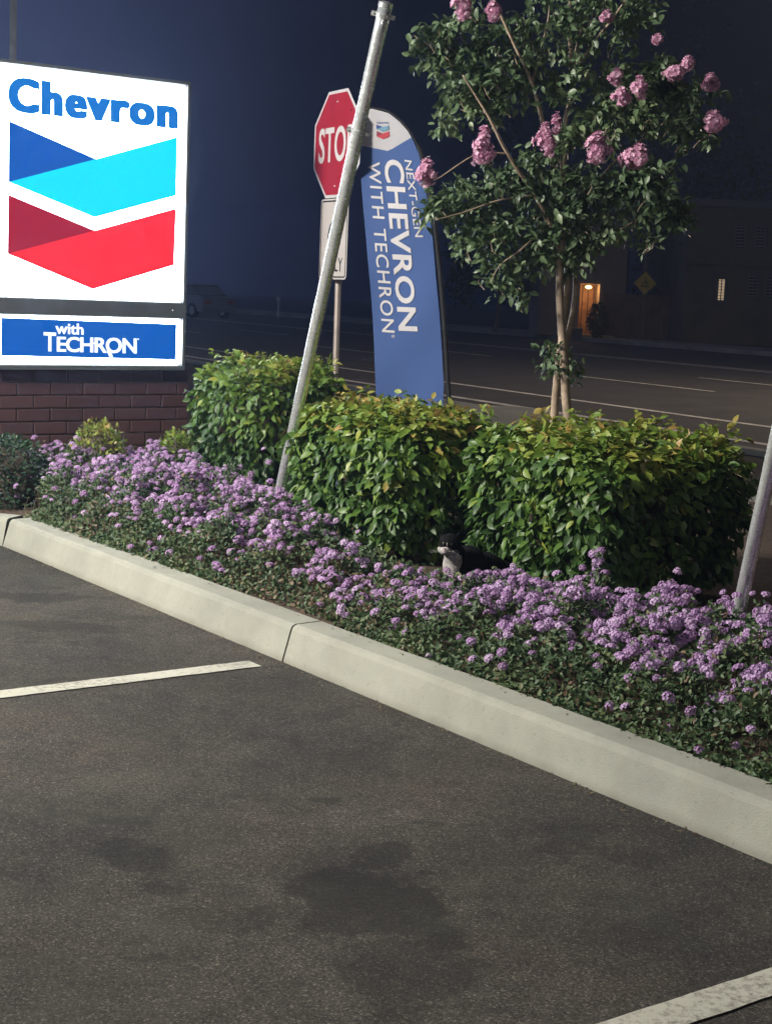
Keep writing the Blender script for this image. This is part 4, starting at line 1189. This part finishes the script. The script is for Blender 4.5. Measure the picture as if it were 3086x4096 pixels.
# timber fence, board by board
fa, fb_ = HB(2395, 1300, HD - .4), HB(2480, 1300, HD - .4)
fn = thing('board_fence', 'brown upright board fence right of the lit porch', 'fence', (fa.x + .5, HD - .4, .14))
bmh = None; x = pr_ + .2; k = 0; fm = simple('fence_timber', (.16, .10, .075), .85, var=.35, scale=3)
me = mesh_data('board', *box_vf((0, 0, .8), .068, .012, .8), fm)
while x < x1 + 3.4:
    o = bpy.data.objects.new('board', me); COL.objects.link(o); o.parent = fn; o.location = Vector((x, HD - .4 + .004 * (k % 2), .14 + .01 * (k % 3))) - WL[fn.name]; x += .15; k += 1
# right-hand building
BD = 55.0
b = thing('apartment_building', 'dim tall building at the far right with one small lit window', 'building', (AT(2980, 1400, BD).x, BD, .12))
x0, x1 = AT(2735, 1200, BD).x, AT(3300, 1200, BD).x; zt = AT(2980, 830, BD).z
v, f = merge(box_vf(((x0 + x1) / 2, BD + 5, (.12 + zt) / 2), (x1 - x0) / 2, 4.9, (zt - .12) / 2)); obj('wall', v, f, simple('building_render', (.13, .10, .08), .9, var=.25, scale=.8), b)
v, f = box_vf(((x0 + x1) / 2, BD + 5, zt + .12), (x1 - x0) / 2 + .2, 5.1, .12); obj('roof', v, f, M['cabinet'], b)
zf = AT(2980, 1050, BD).z
v, f = box_vf(((x0 + x1) / 2, BD + .06, zf), (x1 - x0) / 2 + .05, .08, .12); obj('ledge', v, f, simple('ledge', (.12, .09, .08), .9), b)
def far_window(px0, py0, px1, py1, mat, lit):
    p0, p1 = AT(px0, py1, BD), AT(px1, py0, BD)
    c = (p0 + p1) / 2; hx, hz = (p1.x - p0.x) / 2, (p1.z - p0.z) / 2
    v, f = box_vf((c.x, BD + .07, c.z), hx, .01, hz); w = obj('window', v, f, mat, b)
    fr = merge(box_vf((c.x - hx - .03, BD + .05, c.z), .03, .05, hz + .06), box_vf((c.x + hx + .03, BD + .05, c.z), .03, .05, hz + .06), box_vf((c.x, BD + .05, c.z + hz + .03), hx, .05, .03), box_vf((c.x, BD + .05, c.z - hz - .03), hx, .05, .03), box_vf((c.x, BD + .045, c.z), .016, .015, hz))
    obj('frame', *fr, M['cabinet'], w)
    for i in range(7):
        zz = c.z - hz + hz * 2 * (i + .5) / 7
        v, f = box_vf((c.x, BD + .052, zz), hx, .006, .012 if lit else .01); obj('blind_slat', v, f, simple('slat', (.5, .45, .4), .7) if i == 0 and lit else bpy.data.materials.get('slat') or M['alu'], w)
wlit = emit('lit_window', (.85, .62, .40), .55)
far_window(2868, 1118, 2898, 1200, wlit, True)
dark = simple('dark_glass', (.02, .02, .022), .1)
for (a_, c_) in ((2990, 1100), (3060, 1100), (2940, 900), (3020, 900)):
    far_window(a_, c_, a_ + 40, c_ + 90, dark, False)
# yellow diamond sign
dd_ = 57.5; pb = AT(2567, 1362, dd_); pb.z = .12
ws = thing('warning_sign', 'yellow diamond warning sign on a thin pole across the street', 'traffic sign', pb)
v, f = tube_vf([pb, AT(2573, 1200, dd_), AT(2588, 900, dd_)], .035, 8); obj('post', v, f, simple('wood_pole', (.2, .17, .15), .9), ws)
c = AT(2578, 1133, dd_ - .05); h = .42
v, f = extr_vf([c + Vector((h, 0, 0)), c + Vector((0, 0, h)), c - Vector((h, 0, 0)), c - Vector((0, 0, h))], (0, -.006, 0))
obj('plate', v, f, simple('yellow_sheeting', (.55, .38, .03), .5), ws)
h2 = .36
vs, fs = merge(*[extr_vf([c + Vector((sx * .05, -.008, sz * .05 + .0)) * 1 for sx, sz in q], (0, -.002, 0)) for q in (((-2.4, -1), (-1.6, -1), (1.6, 2.2), (.9, 2.6)), ((2.4, -1), (1.6, -1), (-.4, 1.2), (.2, 1.9)), ((-.5, 3.2), (.5, 3.2), (.5, 4.4), (-.5, 4.4)), ((-3.2, -1.8), (3.2, -1.8), (3.2, -2.6), (-3.2, -2.6)))])
obj('symbol', vs, fs, M['ink'], ws)
# lamp column far behind the station sign
lb_ = AT(52, 200, 16); tp_ = AT(56, -160, 16)
ax_ = (tp_ - lb_); bs = lb_ - ax_ * ((lb_.z - .0) / ax_.z)
lc = thing('lamp_column', 'slim grey column rising behind the top left of the station sign', 'lamp post', bs)
v, f = tube_vf([bs, tp_], [.05, .033], 10); obj('column', v, f, simple('grey_paint', (.25, .27, .3), .5), lc, smooth=True)
v, f = merge(box_vf(tp_ + Vector((-.3, 0, .03)), .32, .08, .04)); obj('lantern', v, f, M['cabinet'], lc)
v, f = tube_vf([bs, bs + Vector((0, 0, .2))], [.13, .11], 10); obj('base', v, f, M['concrete'], lc)
# parked car beyond the sign
def car(px, py, dep, ang, label):
    b = AT(px, py, dep); b.z = 0
    t = thing('parked_car', label, 'car', b)
    body_m = simple('car_paint', (.22, .22, .25), .3, .3, var=.05); gl = simple('car_glass', (.02, .02, .03), .1)
    ca_, sa_ = math.cos(ang), math.sin(ang)
    def L(x, y, z): return b + Vector((x * ca_ - y * sa_, x * sa_ + y * ca_, z))
    prof = [(-2.2, .35), (-2.25, .75), (-2.15, .95), (-1.2, 1.0), (1.9, .98), (2.2, .9), (2.25, .5), (2.15, .3)]
    v, f = extr_vf([L(x, -.85, z) for x, z in prof], L(0, .85, 0) - L(0, -.85, 0)); obj('body', v, f, body_m, t, bevel=.05)
    cab = [(-1.1, 1.0), (-.5, 1.42), (1.0, 1.44), (1.75, .99)]
    v, f = extr_vf([L(x, -.72, z) for x, z in cab], L(0, .72, 0) - L(0, -.72, 0)); obj('window', v, f, gl, t, bevel=.03)
    v, f = extr_vf([L(x, -.7, z) for x, z in ((-.52, 1.425), (-.5, 1.47), (1.0, 1.485), (1.05, 1.445))], L(0, .7, 0) - L(0, -.7, 0)); obj('roof', v, f, body_m, t)
    for wx in (-1.4, 1.4):
        for wy in (-.8, .8):
            v, f = tube_vf([L(wx, wy - .09, .33), L(wx, wy + .09, .33)], .33, 18); w = obj('wheel', v, f, M['black'], t)
            v, f = tube_vf([L(wx, wy - .1, .33), L(wx, wy + .1, .33)], .2, 12); obj('rim', v, f, M['alu'], w)
    tl = simple('tail_lamp', (.35, .03, .03), .3)
    for wy in (-.6, .6):
        v, f = box_vf(L(2.235, wy, .72), .03, .16, .08, (ca_, sa_, 0), (-sa_, ca_, 0)); obj('tail_light', v, f, tl, t)
car(765, 1290, 70, math.radians(-50), 'grey parked car down the street just right of the station sign')
# reflector post
rp = AT(1112, 1262, 72); rp.z = .1
t = thing('marker_post', 'tiny pale marker post on the far kerb between sign and leaning post', 'post', rp)
obj('post', *tube_vf([rp, rp + Vector((0, 0, .8))], .04, 6), M['white'], t)
v, f = box_vf(rp + Vector((0, -.05, .85)), .08, .02, .08); obj('reflector', v, f, M['white'], t)

# ------------------------------------------------------------------ thin haze added to spread the lit sign's glow
v, f = box_vf((0, 119, 6.2), 141, 141, 7.3)
hz = obj('haze', v, f, None, kind='stuff')
N = Nd('haze_air'); N.t.nodes.remove
pv = N.n('ShaderNodeVolumePrincipled'); pv.inputs['Color'].default_value = (.45, .62, 1, 1); pv.inputs['Density'].default_value = .003; pv.inputs['Anisotropy'].default_value = .75
N.t.links.new(pv.outputs[0], N.out.inputs['Volume']); hz.data.materials.append(N.m)
